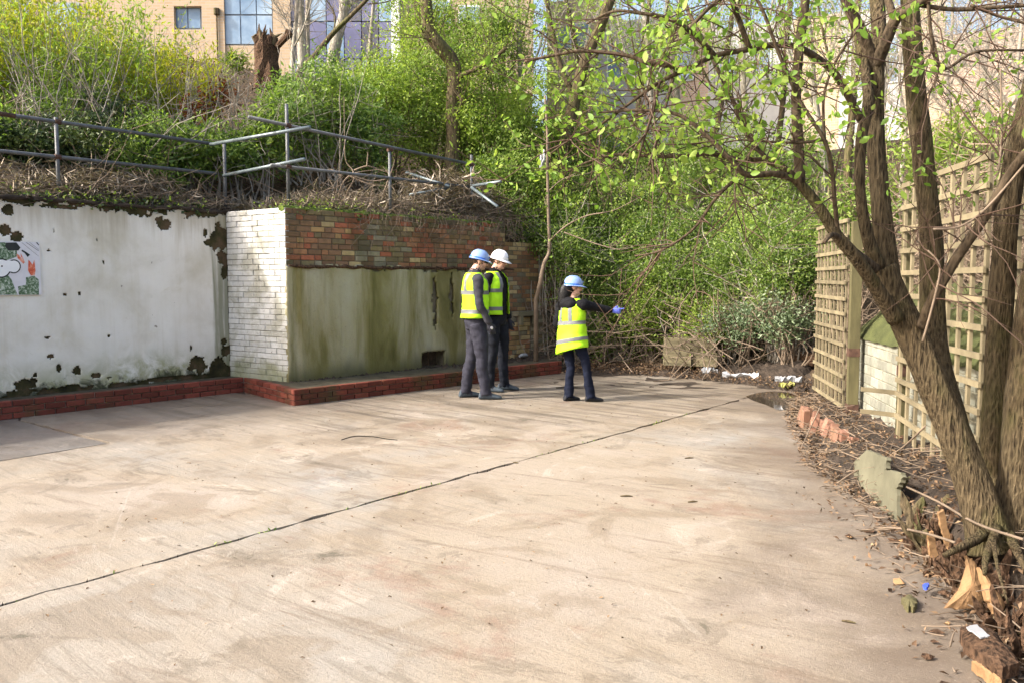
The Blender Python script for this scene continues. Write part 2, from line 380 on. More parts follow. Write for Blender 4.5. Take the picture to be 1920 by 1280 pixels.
M_TWIGR = plain("red_brown_twig", (.085, .052, .035), .75, .4, 3, 0)
M_TWIGG = plain("grey_twig", (.27, .24, .20), .85, .4, 3, 0)
M_STRAW = leafmat("dry_straw", (.21, .165, .12), (.37, .305, .235), (.52, .45, .36), .15, .8, .15)

LF = {
 'yellow': leafmat("leaf_yellow_green", (.20, .24, .014), (.40, .43, .035), (.56, .50, .06), .5, .5, .2),
 'lime': leafmat("leaf_lime", (.13, .21, .03), (.27, .38, .065), (.42, .50, .12), .5, .5, .25),
 'spring': leafmat("leaf_spring", (.13, .25, .04), (.25, .39, .07), (.40, .50, .12), .5, .5, .25),
 'mid': leafmat("leaf_mid_green", (.10, .165, .035), (.225, .33, .07), (.39, .48, .13), .5, .45, .35),
 'dense': leafmat("leaf_hedge_green", (.07, .125, .03), (.18, .275, .06), (.36, .44, .12), .5, .45, .4),
 'glossy': leafmat("leaf_glossy", (.07, .13, .035), (.17, .275, .065), (.31, .41, .12), .4, .45, .35),
 'ivy': leafmat("leaf_ivy_dark", (.02, .04, .013), (.05, .085, .026), (.14, .18, .06), .2, .45, .3),
 'silver': leafmat("leaf_grey_green", (.08, .12, .06), (.16, .22, .11), (.30, .36, .23), .25, .42, .4),
 'russet': leafmat("leaf_russet", (.10, .025, .010), (.25, .07, .025), (.38, .14, .06), .3, .6, .2),
 'litter': leafmat("leaf_litter", (.05, .03, .018), (.14, .085, .05), (.29, .2, .12), .1, .7, .2),
}
M_TREL = plain("weathered_trellis_timber", (.185, .155, .095), .8, .35, 4, .3, 30, stretch=(1, 1, 1), orand=.15)
M_POST = plain("mossy_post_timber", (.095, .085, .04), .85, .35, 3, .4, 30, stretch=(3, 3, .6))
M_ROT = m_bark("rotten_wood", (.016, .011, .008), (.105, .062, .038), None, (22, 22, 14), 1.0)
M_SPLIT = plain("split_bark_inside", (.26, .155, .075), .75, .35, 7, .6, 30, bdist=.02)
M_BOARD = plain("grey_cement_board", (.135, .13, .088), .8, .25, 4, .3, 30)
M_BLOCKW = m_brick("whitewashed_block", (.23, .23, .19), .4, .22)
M_PLAST = plain("white_plastic", (.30, .31, .325), .4, .12, 6, .3, 15, .5)
M_TIMBER = plain("old_sleeper_timber", (.15, .128, .075), .85, .5, 3, .5, 24, stretch=(.6, .6, 5))
M_STONE = plain("stone", (.30, .21, .17), .85, .3, 6, .5, 20)
# ------------------------------------------------------------------ the yard: plan
def dirv(a): return Vector((math.sin(a), math.cos(a), 0))
dA, nA = dirv(math.radians(42)), Vector((math.cos(math.radians(42)), -math.sin(math.radians(42)), 0))
dL, nL = dirv(math.radians(40)), Vector((math.cos(math.radians(40)), -math.sin(math.radians(40)), 0))
P0 = Vector((-2.98, 10.85, 0))           # outer corner of the white pier / start of the long wall
Q = Vector((-4.0, 11.56, 0))             # inner corner where the white wall meets the pier
dT = dirv(math.radians(9.8)); nT = Vector((-dT.y, dT.x, 0))          # trellis line, normal into the yard
T0 = Vector((2.14, 0, 0))
def trel(Y): return Vector((2.14 + .17 * Y, Y, 0))
ZW = 2.5

# terrain -----------------------------------------------------------
EDGE = np.array([(11.7, 3.95), (10.6, 3.80), (9.27, 3.20), (6.82, 2.56), (5.39, 2.47), (4.36, 2.28), (3.78, 2.20), (3.54, 2.13), (3.1, 2.02), (0, 1.75), (-3, 1.6)][::-1])
def edge_x(y): return np.interp(y, EDGE[:, 0], EDGE[:, 1])
def bed_z(y): return np.interp(y, [-3, 3, 4.2, 5.4, 7, 9, 11.5], [.36, .36, .34, .27, .17, .10, .03])
_wl = [(Q - dL * 14 - nL * .22, 2.42), (Q - nL * .24 + dL * .34, 2.42), (P0 - nA * .30 + dA * .42, 2.44), (P0 + dA * 4.2 - nA * .22, 2.42), (P0 + dA * 5.75 - nA * .25, 2.1),
       (Vector((1.35, 15.2, 0)), .5), (Vector((1.75, 14.55, 0)), .03), (Vector((3.0, 13.45, 0)), .03), (Vector((4.05, 12.1, 0)), .05), (Vector((4.6, 11.1, 0)), .25),
       (trel(9.3) + Vector((.32, 0, 0)), .93), (trel(5) + Vector((.34, 0, 0)), .95), (trel(-3) + Vector((.34, 0, 0)), .95)]
_pl = np.array([(p.x, p.y) for p, z in _wl]); _pz = np.array([z for p, z in _wl])
_sam = []
for i in range(len(_pl) - 1):
    m = max(2, int(np.linalg.norm(_pl[i + 1] - _pl[i]) / .25))
    for k in range(m): t = k / m; _sam.append((*(_pl[i] * (1 - t) + _pl[i + 1] * t), _pz[i] * (1 - t) + _pz[i + 1] * t))
_sam = np.array(_sam)
YARD = [tuple(p) for p in _pl] + [(-30, -3.5), (-30, -3)]
def in_poly(x, y, poly):
    ins = np.zeros(x.shape, bool); j = len(poly) - 1
    for i in range(len(poly)):
        xi, yi = poly[i]; xj, yj = poly[j]
        c = ((yi > y) != (yj > y)) & (x < (xj - xi) * (y - yi) / (yj - yi + 1e-12) + xi); ins ^= c; j = i
    return ins
def vnoise(x, y, f, seed=0):
    return np.array([mnoise.noise(Vector((a * f + seed, b * f, seed * .37))) for a, b in zip(np.ravel(x), np.ravel(y))]).reshape(np.shape(x))
def ground(x, y, rough=True):
    x = np.atleast_1d(np.asarray(x, float)); y = np.atleast_1d(np.asarray(y, float)); sh = x.shape; x = x.ravel(); y = y.ravel()
    z = np.full(x.shape, -.06); ins = in_poly(x, y, YARD)
    out = ~ins
    if out.any():
        xo, yo = x[out], y[out]; zo = np.empty(len(xo))
        for i in range(0, len(xo), 4000):
            d2 = (xo[i:i + 4000, None] - _sam[:, 0]) ** 2 + (yo[i:i + 4000, None] - _sam[:, 1]) ** 2
            wg = 1 / (d2 + .02) ** 2; base = (wg * _sam[:, 2]).sum(1) / wg.sum(1); d = np.sqrt(d2.min(1))
            zo[i:i + 4000] = base + np.where(d < 1.0, .28 * d, .28 + .60 * (d - 1.0))
        cap = np.interp(xo, [-2, 4], [6.9, 4.7]); zo = np.where(zo > cap - .8, cap - .8 + .8 * np.tanh((zo - cap + .8) / .8), zo)
        if rough: zo = zo + .10 * vnoise(xo, yo, .9, 3) + .05 * vnoise(xo, yo, 3.1, 8)
        z[out] = zo
    bed = ins & (x > edge_x(y)) & (y < 11.7) & (x > 0)
    if bed.any():
        t = np.clip((x[bed] - edge_x(y[bed])) / .38, 0, 1); t = t * t * (3 - 2 * t)
        z[bed] = -.03 + t * (bed_z(y[bed]) + .03) + (.045 * vnoise(x[bed], y[bed], 5, 2) + .03 * vnoise(x[bed], y[bed], 13, 4)) * (.4 + t if rough else 0)
    far = ins & (y >= 11.7) & (x > .6)
    z[far] = np.where(y[far] > 11.7, -.02, z[far]) + .03 * (vnoise(x[far], y[far], 3, 1) + .5)
    return z.reshape(sh)
def gz1(x, y): return float(ground(x, y, False)[0])

def grid_mesh(name, x0, x1, y0, y1, st, mat):
    xs = np.arange(x0, x1 + st / 2, st); ys = np.arange(y0, y1 + st / 2, st)
    X, Y = np.meshgrid(xs, ys); Z = ground(X, Y)
    V = np.stack([X, Y, Z], -1).reshape(-1, 3); nx, ny = len(xs), len(ys)
    i = (np.arange(ny - 1)[:, None] * nx + np.arange(nx - 1)).ravel()
    F = np.stack([i, i + 1, i + 1 + nx, i + nx], 1)
    me = bpy.data.meshes.new(name); me.vertices.add(len(V)); me.vertices.foreach_set("co", V.astype(np.float32).ravel())
    me.loops.add(4 * len(F)); me.loops.foreach_set("vertex_index", F.astype(np.int32).ravel())
    me.polygons.add(len(F)); me.polygons.foreach_set("loop_start", np.arange(0, 4 * len(F), 4, dtype=np.int32))
    me.polygons.foreach_set("use_smooth", np.ones(len(F), bool)); me.materials.append(mat); me.materials.append(M_SOIL); cx_, cy_ = V[F].mean(1)[:, 0], V[F].mean(1)[:, 1]; me.polygons.foreach_set("material_index", in_poly(cx_, cy_, YARD).astype(np.int32))
    me.update(calc_edges=True); return link(name, me)
tag(grid_mesh("terrain", -17, 11, -3, 25, .14, M_BANK), kind='structure')
far = MB(); far.add([(-160, 24.5, 6.4), (160, 24.5, 4.4), (160, 300, 4.4), (-160, 300, 6.4)], [(0, 1, 2, 3)])
far.add([(-160, -120, -.3), (160, -120, -.3), (160, 25, -.3), (-160, 25, -.3)], [(0, 1, 2, 3)])
tag(far.build("ground", M_BANK), kind='structure')

# concrete slabs ------------------------------------------------------
jd = Vector((.6245, .781, 0)); J0 = Vector((-2.45, 3.81, 0)); jn = Vector((.781, -.6245, 0))
def jagged(a, b, step=.06, amp=.006, seed=0):
    r = random.Random(seed); a, b = Vector(a), Vector(b); n = max(2, int((b - a).length / step)); q = (b - a).normalized(); q = Vector((q.y, -q.x, 0))
    return [(a + (b - a) * (i / n) + q * (r.gauss(0, amp) + .016 * mnoise.noise(Vector((i * .35, seed, 0))) + (.02 if r.random() < .04 else 0) * r.choice([-1, 1]))) for i in range(n)]
def slab(name, rows, mat, ztop, par):
    poly = []
    for i, (a, b) in enumerate(zip(rows, rows[1:] + rows[:1])):
        poly += jagged((a[0], a[1], 0), (b[0], b[1], 0), a[2] if len(a) > 2 else .15, a[3] if len(a) > 3 else .008, i + len(rows))
    v, f = prism(poly, -.12, ztop); return obj(name, v, f, mat, par)
yard = thing("yard_floor", (0, 6, 0), None, None); tag(yard, kind='structure')
ja, jb = J0 - jd * 6, J0 + jd * 9.0
g_ = jn * .015
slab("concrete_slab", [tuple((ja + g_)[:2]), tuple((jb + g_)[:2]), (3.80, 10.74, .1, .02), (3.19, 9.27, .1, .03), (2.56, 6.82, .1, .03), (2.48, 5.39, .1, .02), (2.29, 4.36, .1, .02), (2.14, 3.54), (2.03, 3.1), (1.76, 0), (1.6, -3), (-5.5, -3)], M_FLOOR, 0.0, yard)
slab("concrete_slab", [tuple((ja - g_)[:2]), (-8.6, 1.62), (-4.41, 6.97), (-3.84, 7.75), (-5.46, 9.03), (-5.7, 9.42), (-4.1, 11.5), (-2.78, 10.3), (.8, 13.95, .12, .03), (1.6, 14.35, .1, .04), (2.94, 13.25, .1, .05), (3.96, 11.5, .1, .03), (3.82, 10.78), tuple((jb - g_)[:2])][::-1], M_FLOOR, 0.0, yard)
slab("concrete_slab", [(-8.65, 1.66), (-13, 1.0), (-13, 3), (-5.74, 9.4), (-5.48, 9.02), (-3.885, 7.745), (-4.44, 6.985)][::-1], M_FLOOR2, -.004, yard)
# patched crack: a thin proud ridge of old sealant
mb = MB(); mb.tube(smooth_path([gp(640, 824, .002), gp(665, 817, .004), gp(700, 818, .004), (gp(725, 822, .004)), gp(745, 824, .002)]), .005, 5)
tag(mb.build("sealed_crack", M_DARK, yard))

# bricks --------------------------------------------------------------
_bm = {}
def brick_mesh(L, H, D, mat, ch=.005):
    k = (round(L, 3), round(H, 3), round(D, 3), mat.name)
    if k in _bm: return _bm[k]
    a, h = L / 2, H / 2
    v = [(-a, D, -h), (a, D, -h), (a, D, h), (-a, D, h), (-a, ch, -h), (a, ch, -h), (a, ch, h), (-a, ch, h),
         (-a + ch, 0, -h + ch), (a - ch, 0, -h + ch), (a - ch, 0, h - ch), (-a + ch, 0, h - ch)]
    f = [(8, 9, 10, 11)] + [(4 + i, 4 + (i + 1) % 4, 8 + (i + 1) % 4, 8 + i) for i in range(4)] + [(i, (i + 1) % 4, 4 + (i + 1) % 4, 4 + i) for i in range(4)] + [(3, 2, 1, 0)]
    me = bpy.data.meshes.new("brick"); me.from_pydata(v, [], f); me.materials.append(mat); me.update(); _bm[k] = me; return me
def put_brick(parent, pos, u, L, H, D, mat, rng, jit=.003, name="brick"):
    """pos: centre of the front face; u: direction along the wall with the outside on its right-hand side"""
    o = bpy.data.objects.new(name, brick_mesh(L, H, D, mat)); C.objects.link(o); o.parent = parent
    n = Vector((u.y, -u.x, 0)); p = Vector(pos) + n * rng.uniform(-jit, jit * 1.6)
    o.location = p - ORG[parent.name]; o.rotation_euler = (rng.gauss(0, .006), rng.gauss(0, .006), math.atan2(u.y, u.x) + rng.gauss(0, .006))
    return o
def brick_run(parent, p, u, length, z0, courses, ch, cols, rng, D=.09, joint=.011, bond='mixed', keep=None, jit=.003, L0=.225):
    for r in range(courses):
        z = z0 + (r + .5) * ch; s = 0.0
        head = bond == 'english' and r % 4 == 2
        if bond != 'mixed' and r % 2: s = -L0 / 2 if not head else -L0 / 4
        elif bond == 'mixed': s = -rng.choice([0, .056, .112])
        while s < length - .02:
            L = .1125 if head or (bond == 'mixed' and rng.random() < .33) else L0
            a, b = max(s, 0), min(s + L, length); s += L
            if b - a < .035: continue
            if length - b < .035: b = length; s = length
            c = (a + b) / 2
            if keep and not keep(c, z, (b - a) / 2): continue
            mt = cols(c, z, rng) if callable(cols) else cols
            put_brick(parent, p + u * c + Vector((0, 0, z)), u, round((b - a - joint) / .01) * .01 if b - a > .05 else b - a - joint, ch - joint, D, mt, rng, jit)

# --- red brick ledge along the foot of the walls
LC = Vector((-2.70, 10.06, 0)); LI = Q + nL * .30 - Vector((0, 0, 0)) + Vector((.03, -.02, 0)); LE = Vector((.84, 13.65, 0))
uL = (LI - (Q - dL * 6.5 + nL * .30)); uL = uL.normalized()
rg = random.Random(3)
led = thing("brick_ledge", (LC.x, LC.y, 0), "low red brick ledge along the foot of the walls", "ledge")
mb = MB()
LS = LI - uL * 6.5
core = [LS - nL * .025, LI - nL * .025 + Vector((.67, .74, 0)) * .025, LC - nA * .025 + Vector((.67, .74, 0)) * .025, LE - nA * .025, P0 + dA * 5.7, P0 - nA * .1 + dA * .1, Q - nL * .1, LS - nL * .5]
v, f = prism([tuple(p[:2]) for p in core], -.1, .196); obj("ledge_core", v, f, [M_MORTAR_R, M_LEDGE], led, fmats=[0, 1] + [0] * len(core))
brick_run(led, LS, uL, 6.5, -.008, 3, .071, M_PLINTH, rg, bond='stretcher')
ur = (LC - LI).normalized(); brick_run(led, LI, ur, (LC - LI).length, -.008, 3, .071, M_PLINTH, rg, bond='stretcher')
ue = (LE - LC).normalized(); brick_run(led, LC, ue, (LE - LC).length, -.008, 3, .071, M_PLINTH, rg, bond='stretcher')
# dirt, moss and mortar crumbs lying along the ledge
r = random.Random(5); mb = MB()
for i in range(420):
    if i % 3: s = r.uniform(2.6, 5.4); p = P0 + dA * s + nA * r.uniform(.02, .5)
    else: s = r.uniform(0, 2.6); p = P0 + dA * s + nA * r.uniform(.0, .12)
    q = .012 + .035 * r.random() ** 2 * (1.6 if i % 3 else 1); a = r.uniform(0, 6.3); h = q * r.uniform(.3, .9)
    vs = [(p.x + q * math.cos(a + k * 1.257) * r.uniform(.6, 1.2), p.y + q * math.sin(a + k * 1.257) * r.uniform(.6, 1.2), .19) for k in range(5)] + [(p.x, p.y, .198 + h)]
    mb.add(vs, [(k, (k + 1) % 5, 5) for k in range(5)])
tag(mb.build("ledge_dirt", M_SOIL, led), kind='stuff')
# --- white rendered wall
wall = thing("rendered_wall", tuple(Q - dL * 3), "white rendered wall with peeling patches below the bank railing", "wall")
WL0 = -7.0
mb = MB(); mb.box(Q + dL * WL0 - nL * .45 + Vector((0, 0, -.1)), dL * (-WL0 + .1), nL * .432, (0, 0, ZW - .02 + .1)); mb.build("backing", M_SCAR, wall)
def wall_sz(px, py):
    r_ = ray(px, py); t = (Q.x * nL.x + Q.y * nL.y) / (r_[0] * nL.x + r_[1] * nL.y); X = Vector((r_[0] * t, r_[1] * t, 0))
    return (X - Q).dot(dL), CAM_H + r_[2] * t
BLOBS = [(305, 420, 17, 12), (412, 450, 20, 26), (416, 480, 12, 22), (420, 510, 7, 14), (395, 455, 12, 6), (255, 398, 9, 8), (385, 437, 5, 9), (112, 388, 36, 4), (15, 393, 12, 10),
         (150, 380, 8, 6), (340, 385, 22, 6), (365, 392, 18, 7), (8, 435, 14, 14), (30, 445, 12, 10), (46, 722, 25, 15), (375, 682, 20, 16), (358, 690, 7, 9), (412, 690, 22, 20), (425, 660, 9, 12),
         (330, 708, 58, 4), (145, 694, 9, 9), (110, 690, 6, 8), (180, 704, 10, 5), (95, 668, 7, 5), (100, 733, 30, 7), (130, 728, 22, 8), (150, 735, 14, 6), (66, 703, 5, 4), (205, 708, 5, 2),
         (92, 470, 4, 3), (101, 433, 2, 5), (195, 492, 2, 4), (122, 552, 5, 2), (149, 551, 2, 4), (90, 633, 5, 2), (205, 630, 3, 1.5), (358, 652, 2, 5), (182, 450, 2, 3), (420, 640, 6, 8), (20, 745, 20, 5)]
bl = []
for bx, by, bw, bh in BLOBS:
    s0, z0 = wall_sz(bx, by); s1, _ = wall_sz(bx + bw, by); _, z1 = wall_sz(bx, by + bh); bl.append((s0, z0, abs(s1 - s0), abs(z1 - z0)))
st = .016; ns, nz = int(5.2 / st), int((ZW - .19) / st)
ss = -5.2 + np.arange(ns + 1) * st; zz = .19 + np.arange(nz + 1) * st
SS, ZZ = np.meshgrid(ss, zz)
cs, cz = (SS[:-1, :-1] + st / 2), (ZZ[:-1, :-1] + st / 2)
nz1 = vnoise(cs, cz, 7, 1) + .5 * vnoise(cs, cz, 17, 2) + .3 * vnoise(cs, cz, 36, 5)
hole = np.zeros(cs.shape, bool)
for a, b, ra, rb in bl: hole |= ((cs - a) / (ra * .95 + .001)) ** 2 + ((cz - b) / (rb * .95 + .001)) ** 2 + (1.0 if ra > .05 else .5) * nz1 < .95
hole |= cz > ZW - .045 - .07 * (nz1 + .15) - .05 * (vnoise(cs, cs * 0, 2.3, 9) > .1)
hole |= (cz < .25 + .05 * nz1) & (vnoise(cs, cz * .3, 1.9, 6) > .02)
hole |= (cz < .42) & (vnoise(cs, cz, 3.1, 21) + .35 * nz1 > .66)
relief = (.010 * vnoise(SS, ZZ, 1.3, 4) + .004 * vnoise(SS, ZZ, 5, 7))
idx = -np.ones(SS.shape, int); keep = ~hole; used = np.zeros(SS.shape, bool)
for a in (0, 1):
    for b in (0, 1): used[a:a + keep.shape[0], b:b + keep.shape[1]] |= keep
rr = np.random.RandomState(1); js = rr.uniform(-.005, .005, SS.shape); jz = rr.uniform(-.005, .005, SS.shape)
idx[used] = np.arange(used.sum()); o_ = np.array(Q)[None]; S_ = (SS + js)[used][:, None]; Zv = (ZZ + jz)[used]
Vp = o_ + S_ * np.array(dL) + relief[used][:, None] * np.array(nL); Vp[:, 2] = Zv
ii, jj = np.where(keep); F = np.stack([idx[ii, jj], idx[ii, jj + 1], idx[ii + 1, jj + 1], idx[ii + 1, jj]], 1)
pl = obj("render_coat", Vp, F.tolist(), M_PLASTER, wall, True)
md = pl.modifiers.new("thick", 'SOLIDIFY'); md.thickness = .016; md.offset = -1
# crumbling soil lip along the top
mb = MB(); pth = [Q + dL * s + nL * (.0 + .03 * mnoise.noise(Vector((s * 3, 0, 0)))) + Vector((0, 0, ZW - .005 + .035 * mnoise.noise(Vector((s * 2.2, 5, 0))))) for s in np.arange(WL0, .25, .09)]
mb.tube(pth, [.026 + .022 * mnoise.noise(Vector((i * .9, 2, 0))) for i in range(len(pth))], 7)
r = random.Random(2)
for i in range(520):
    p = Q + dL * r.uniform(WL0, .2) + nL * r.gauss(-.04, .04) + Vector((0, 0, ZW + r.uniform(-.03, .05))); q = .012 + .035 * r.random() ** 2
    mb.add([p + Vector((q * math.cos(k * 1.257) * r.uniform(.5, 1.3), q * math.sin(k * 1.257) * r.uniform(.5, 1.3), r.uniform(-.4, .1) * q)) for k in range(5)] + [p + Vector((0, 0, q * r.uniform(.3, .9)))], [(k, (k + 1) % 5, 5) for k in range(5)])
mb.build("crumbling_top", M_SOIL, wall)

# --- white painted brick pier
pier = thing("brick_pier", tuple(P0), "white painted brick pier between rendered wall and mossy concrete", "pier")
uP = (P0 - Q).normalized(); nP = Vector((uP.y, -uP.x, 0)); lenP = (P0 - Q).length
mb = MB(); mb.box(Q - nP * .62 + uP * .012, uP * (lenP - .03), nP * .612, (0, 0, ZW - .02)); mb.build("mortar_core", M_MORTAR_W, pier)
brick_run(pier, Q + Vector((0, 0, 0)), uP, lenP, .19, 31, .0745, M_WBRICK, random.Random(11), bond='stretcher', joint=.006, jit=.005)
# --- long wall: brick above, concrete panel below
lw = thing("brick_wall", tuple(P0 + dA * 2), "mixed red and yellow brick retaining wall above a mossy concrete panel", "wall")
LONG = 4.28
HS0, HS1, HZ0, HZ1 = 2.34, 2.84, .20, .47
mb = MB(); o = P0 - nA * .45
def corebox(s0, s1, z0, z1, back=.45, front=.0):
    mb.box(P0 + dA * s0 - nA * back + Vector((0, 0, z0)), dA * (s1 - s0), nA * (back - .012 + front), (0, 0, z1 - z0))
corebox(.012, HS0, -.1, ZW - .03); corebox(HS1, LONG, -.1, ZW - .03); corebox(HS0, HS1, -.1, HZ0 - .004); corebox(HS0, HS1, HZ1, ZW - .03); corebox(HS0, HS1, HZ0, HZ1, .45, -.34)
mb.build("mortar_core", M_MORTAR, lw)
def long_cols(c, z, r):
    x = r.random(); wet = mnoise.noise(Vector((c * .9, z * 1.4, 3)))
    if z > 2.36: return BR[r.choice(['olive', 'brown', 'red', 'olive', 'dark', 'brown'])]
    if x < .05: return BR['yellow']
    if wet > .12: return BR[r.choice(['olive', 'dark', 'brown', 'olive', 'red', 'grey'])]
    return BR[r.choice(['red', 'orange', 'brown', 'red', 'buff', 'brown', 'brown', 'olive', 'orange', 'brown', 'red'])]
brick_run(lw, P0, dA, LONG, 1.735, 10, .0765, long_cols, random.Random(22), bond='mixed', jit=.004)
# concrete facing panel, proud of the bricks, ragged along its top, with a real hole
st = .03; SSp, ZZp = np.meshgrid(np.arange(.0, 3.62, st), np.arange(.17, 1.80, st))
cs, cz = SSp[:-1, :-1] + st / 2, ZZp[:-1, :-1] + st / 2
n1 = vnoise(cs, cz, 6, 3) + .5 * vnoise(cs, cz, 15, 4)
gone = (cz > 1.735 + .03 * n1 - .05 * (vnoise(cs, cs * 0, 1.7, 3) > .22))
gone |= (cs > HS0) & (cs < HS1 - .01 + .02 * n1) & (cz < HZ1 - .02 + .03 * n1)
gone |= ((cs - 2.62) / (.05 + .03 * n1)) ** 2 + ((cz - 1.2) / .42) ** 2 < 1
gone |= ((cs - 2.98) / (.045 + .03 * n1)) ** 2 + ((cz - 1.3) / .36) ** 2 < 1
keep = ~gone; used = np.zeros(SSp.shape, bool)
for a in (0, 1):
    for b in (0, 1): used[a:a + keep.shape[0], b:b + keep.shape[1]] |= keep
idx = -np.ones(SSp.shape, int); idx[used] = np.arange(used.sum()); js = rr.uniform(-.009, .009, SSp.shape); jz = rr.uniform(-.009, .009, SSp.shape)
rel = .035 + .012 * vnoise(SSp, ZZp, 1.5, 12) + .006 * vnoise(SSp, ZZp, 6, 13) - .02 * ((SSp < .16)) + .012 * (SSp > 2.6)
Vp = np.array(P0)[None] + (SSp + js)[used][:, None] * np.array(dA) + rel[used][:, None] * np.array(nA); Vp[:, 2] = (ZZp + jz)[used]
ii, jj = np.where(keep); F = np.stack([idx[ii, jj], idx[ii, jj + 1], idx[ii + 1, jj + 1], idx[ii + 1, jj]], 1)
pn = obj("concrete_panel", Vp, F.tolist(), M_PANEL, lw, True); md = pn.modifiers.new("thick", 'SOLIDIFY'); md.thickness = .05; md.offset = -1
tag(pn, "green stained concrete facing panel with a square hole")
# rotten timber strip between bricks and panel, moss along the wall top
mb = MB(); r = random.Random(9); s = .02
while s < 4.2:
    L = r.uniform(.25, .7)
    if r.random() < .8: mb.tube([P0 + dA * (s + L * t) + nA * (.03 + r.uniform(0, .03)) + Vector((0, 0, 1.735 + r.uniform(-.02, .012))) for t in (0, .33, .66, 1)], [.014, .026, .024, .01], 5)
    s += L * r.uniform(.7, 1.1)
mb.build("rotten_timber_strip", M_ROT, lw)
mb = MB(); pth = [P0 + dA * s - nA * (.06 + .03 * mnoise.noise(Vector((s * 4, 1, 0)))) + Vector((0, 0, 2.49 + .015 * mnoise.noise(Vector((s * 3, 5, 0))))) for s in np.arange(-.02, 4.3, .08)]
mb.tube(pth, [.055 + .03 * mnoise.noise(Vector((i * .5, 7, 0))) for i in range(len(pth))], 7, squash=.7); mb.build("moss_strip", M_MOSS, lw)
# --- farther stretch of brown and buff brick beyond the panel
fw = thing("old_brick_wall", tuple(P0 + dA * 5), "stepped brown and buff brick wall stub behind the sapling", "wall")
mb = MB(); mb.box(P0 + dA * (LONG + .004) - nA * .55, dA * 1.6, nA * .42, (0, 0, 2.2)); mb.box(P0 + dA * 3.62 - nA * .012, dA * 1.95, nA * .09, (0, 0, .92)); mb.build("mortar_core", M_MORTAR, fw)
def far_cols(c, z, r): return BR[r.choice(['buff', 'brown', 'buff', 'orange', 'grey', 'yellow', 'brown', 'olive'])]
brick_run(fw, P0 + dA * (LONG + .004) - nA * .125, dA, 1.58, 1.0, 16, .0755, far_cols, random.Random(31), bond='stretcher', keep=lambda c, z, h: z < 2.24 - .28 * max(0, c - .9))
brick_run(fw, P0 + dA * 3.63 + nA * .09, dA, 1.2, .2, 9, .078, lambda c, z, r: BR[r.choice(['buff', 'orange', 'yellow', 'grey', 'buff', 'brown'])], random.Random(32), bond='mixed', jit=.006)
brick_run(fw, P0 + dA * 4.86 + nA * .085, dA, .7, .3, 8, .07, lambda c, z, r: BR[r.choice(['grey', 'olive', 'grey'])], random.Random(33), bond='stretcher', jit=.006)
mb = MB(); mb.box(P0 + dA * 4.42 + nA * .02 + Vector((0, 0, .93)), dA * .55, nA * .17, (0, 0, .075)); mb.box(P0 + dA * 4.46 + nA * .14 + Vector((0, 0, .78)), dA * .07, nA * .06, (0, 0, .148)); mb.box(P0 + dA * 4.82 + nA * .14 + Vector((0, 0, .78)), dA * .07, nA * .06, (0, 0, .148))
mb.build("stone_lintel", BR['grey'], fw)
r = random.Random(14); mb = MB()
for k in range(26):
    p = P0 + dA * r.uniform(3.7, 5.5) + nA * r.uniform(.12, .5); q = r.uniform(.05, .13)
    mb.add([(p.x + q * math.cos(t) * r.uniform(.7, 1.2), p.y + q * math.sin(t) * r.uniform(.7, 1.2), .18) for t in np.arange(6) * 1.047] + [(p.x, p.y, .2 + q * r.uniform(.4, .9))], [(t, (t + 1) % 6, 6) for t in range(6)])
mb.build("soil_fill", M_SOIL, fw)
mb = MB(); p = P0 + dA * 4.25 + nA * .35; mb.tube([p + Vector((0, 0, .27)), p + dA * .06 + Vector((0, 0, .285)), p + dA * .17 + Vector((0, 0, .28)), p + dA * .21 + Vector((0, 0, .27))], [.018, .032, .03, .016], 8)
tag(mb.build("plastic_bottle", M_PLAST), "small white plastic bottle lying on the brick ledge", "bottle")

# --- sign on the white wall
def sgn(px, py, off):
    s, z = wall_sz(px, py); return Q + dL * s + nL * off + Vector((0, 0, z))
sg = thing("banner_sign", tuple(sgn(40, 553, .02)), "printed sign with white bubble letters on the rendered wall", "sign")
s1, zt = wall_sz(72, 455); _, zb = wall_sz(72, 553); s0 = s1 - 1.25
mb = MB(); mb.box(Q + dL * s0 + nL * .014 + Vector((0, 0, zb)), dL * (s1 - s0), nL * .012, (0, 0, zt - zb)); mb.build("board", plain("sign_print_pale", (.66, .66, .70), .5, .12, 5, 0), sg)
def gmot(name, a, b, c, sc):
    g = G(name); v = g.world(); n = g.noise(v, sc, 5, .75); return g.done(g.bsdf(g.ramp(n, [(.36, a), (.5, b), (.64, c)]), .5, .4))
SG = gmot("sign_print_foliage", (.02, .05, .02), (.11, .19, .10), (.6, .65, .58), 38)
SD = plain("sign_print_dark", (.02, .025, .025), .5, .3, 9, 0); SW = plain("sign_print_white", (.80, .82, .83), .45, .04, 5, 0)
SR = gmot("sign_print_red", (.45, .05, .03), (.62, .12, .05), (.75, .4, .3), 14)
def patch(name, pts, mat, off, par=sg):
    V = [sgn(x / 6.4, 400 + y / 6.4, off) for x, y in pts]; return obj(name, V, [tuple(range(len(V)))], mat, par)
def disc(cx, cy, r_, n=26, sq=1.0): return [(cx + r_ * math.cos(t) * sq, cy + r_ * math.sin(t)) for t in np.linspace(0, 2 * math.pi, n, endpoint=False)[::-1]]
patch("printed_leaves", [(-200, 352), (60, 352), (80, 400), (190, 450), (200, 520), (90, 560), (-200, 560)][::-1], SG, .0275)
patch("printed_leaves", [(-200, 760), (90, 750), (130, 800), (160, 880), (200, 978), (-200, 978)][::-1], SG, .0275)
patch("printed_leaves", [(205, 880), (300, 860), (300, 770), (400, 750), (456, 800), (456, 978), (215, 978)][::-1], SG, .0275)
patch("printed_panel", [(60, 356), (185, 352), (235, 415), (210, 450), (90, 450), (50, 400)][::-1], SD, .0280)
patch("printed_panel", [(255, 440), (300, 465), (350, 500), (320, 528), (285, 480), (245, 455)][::-1], SD, .0280)
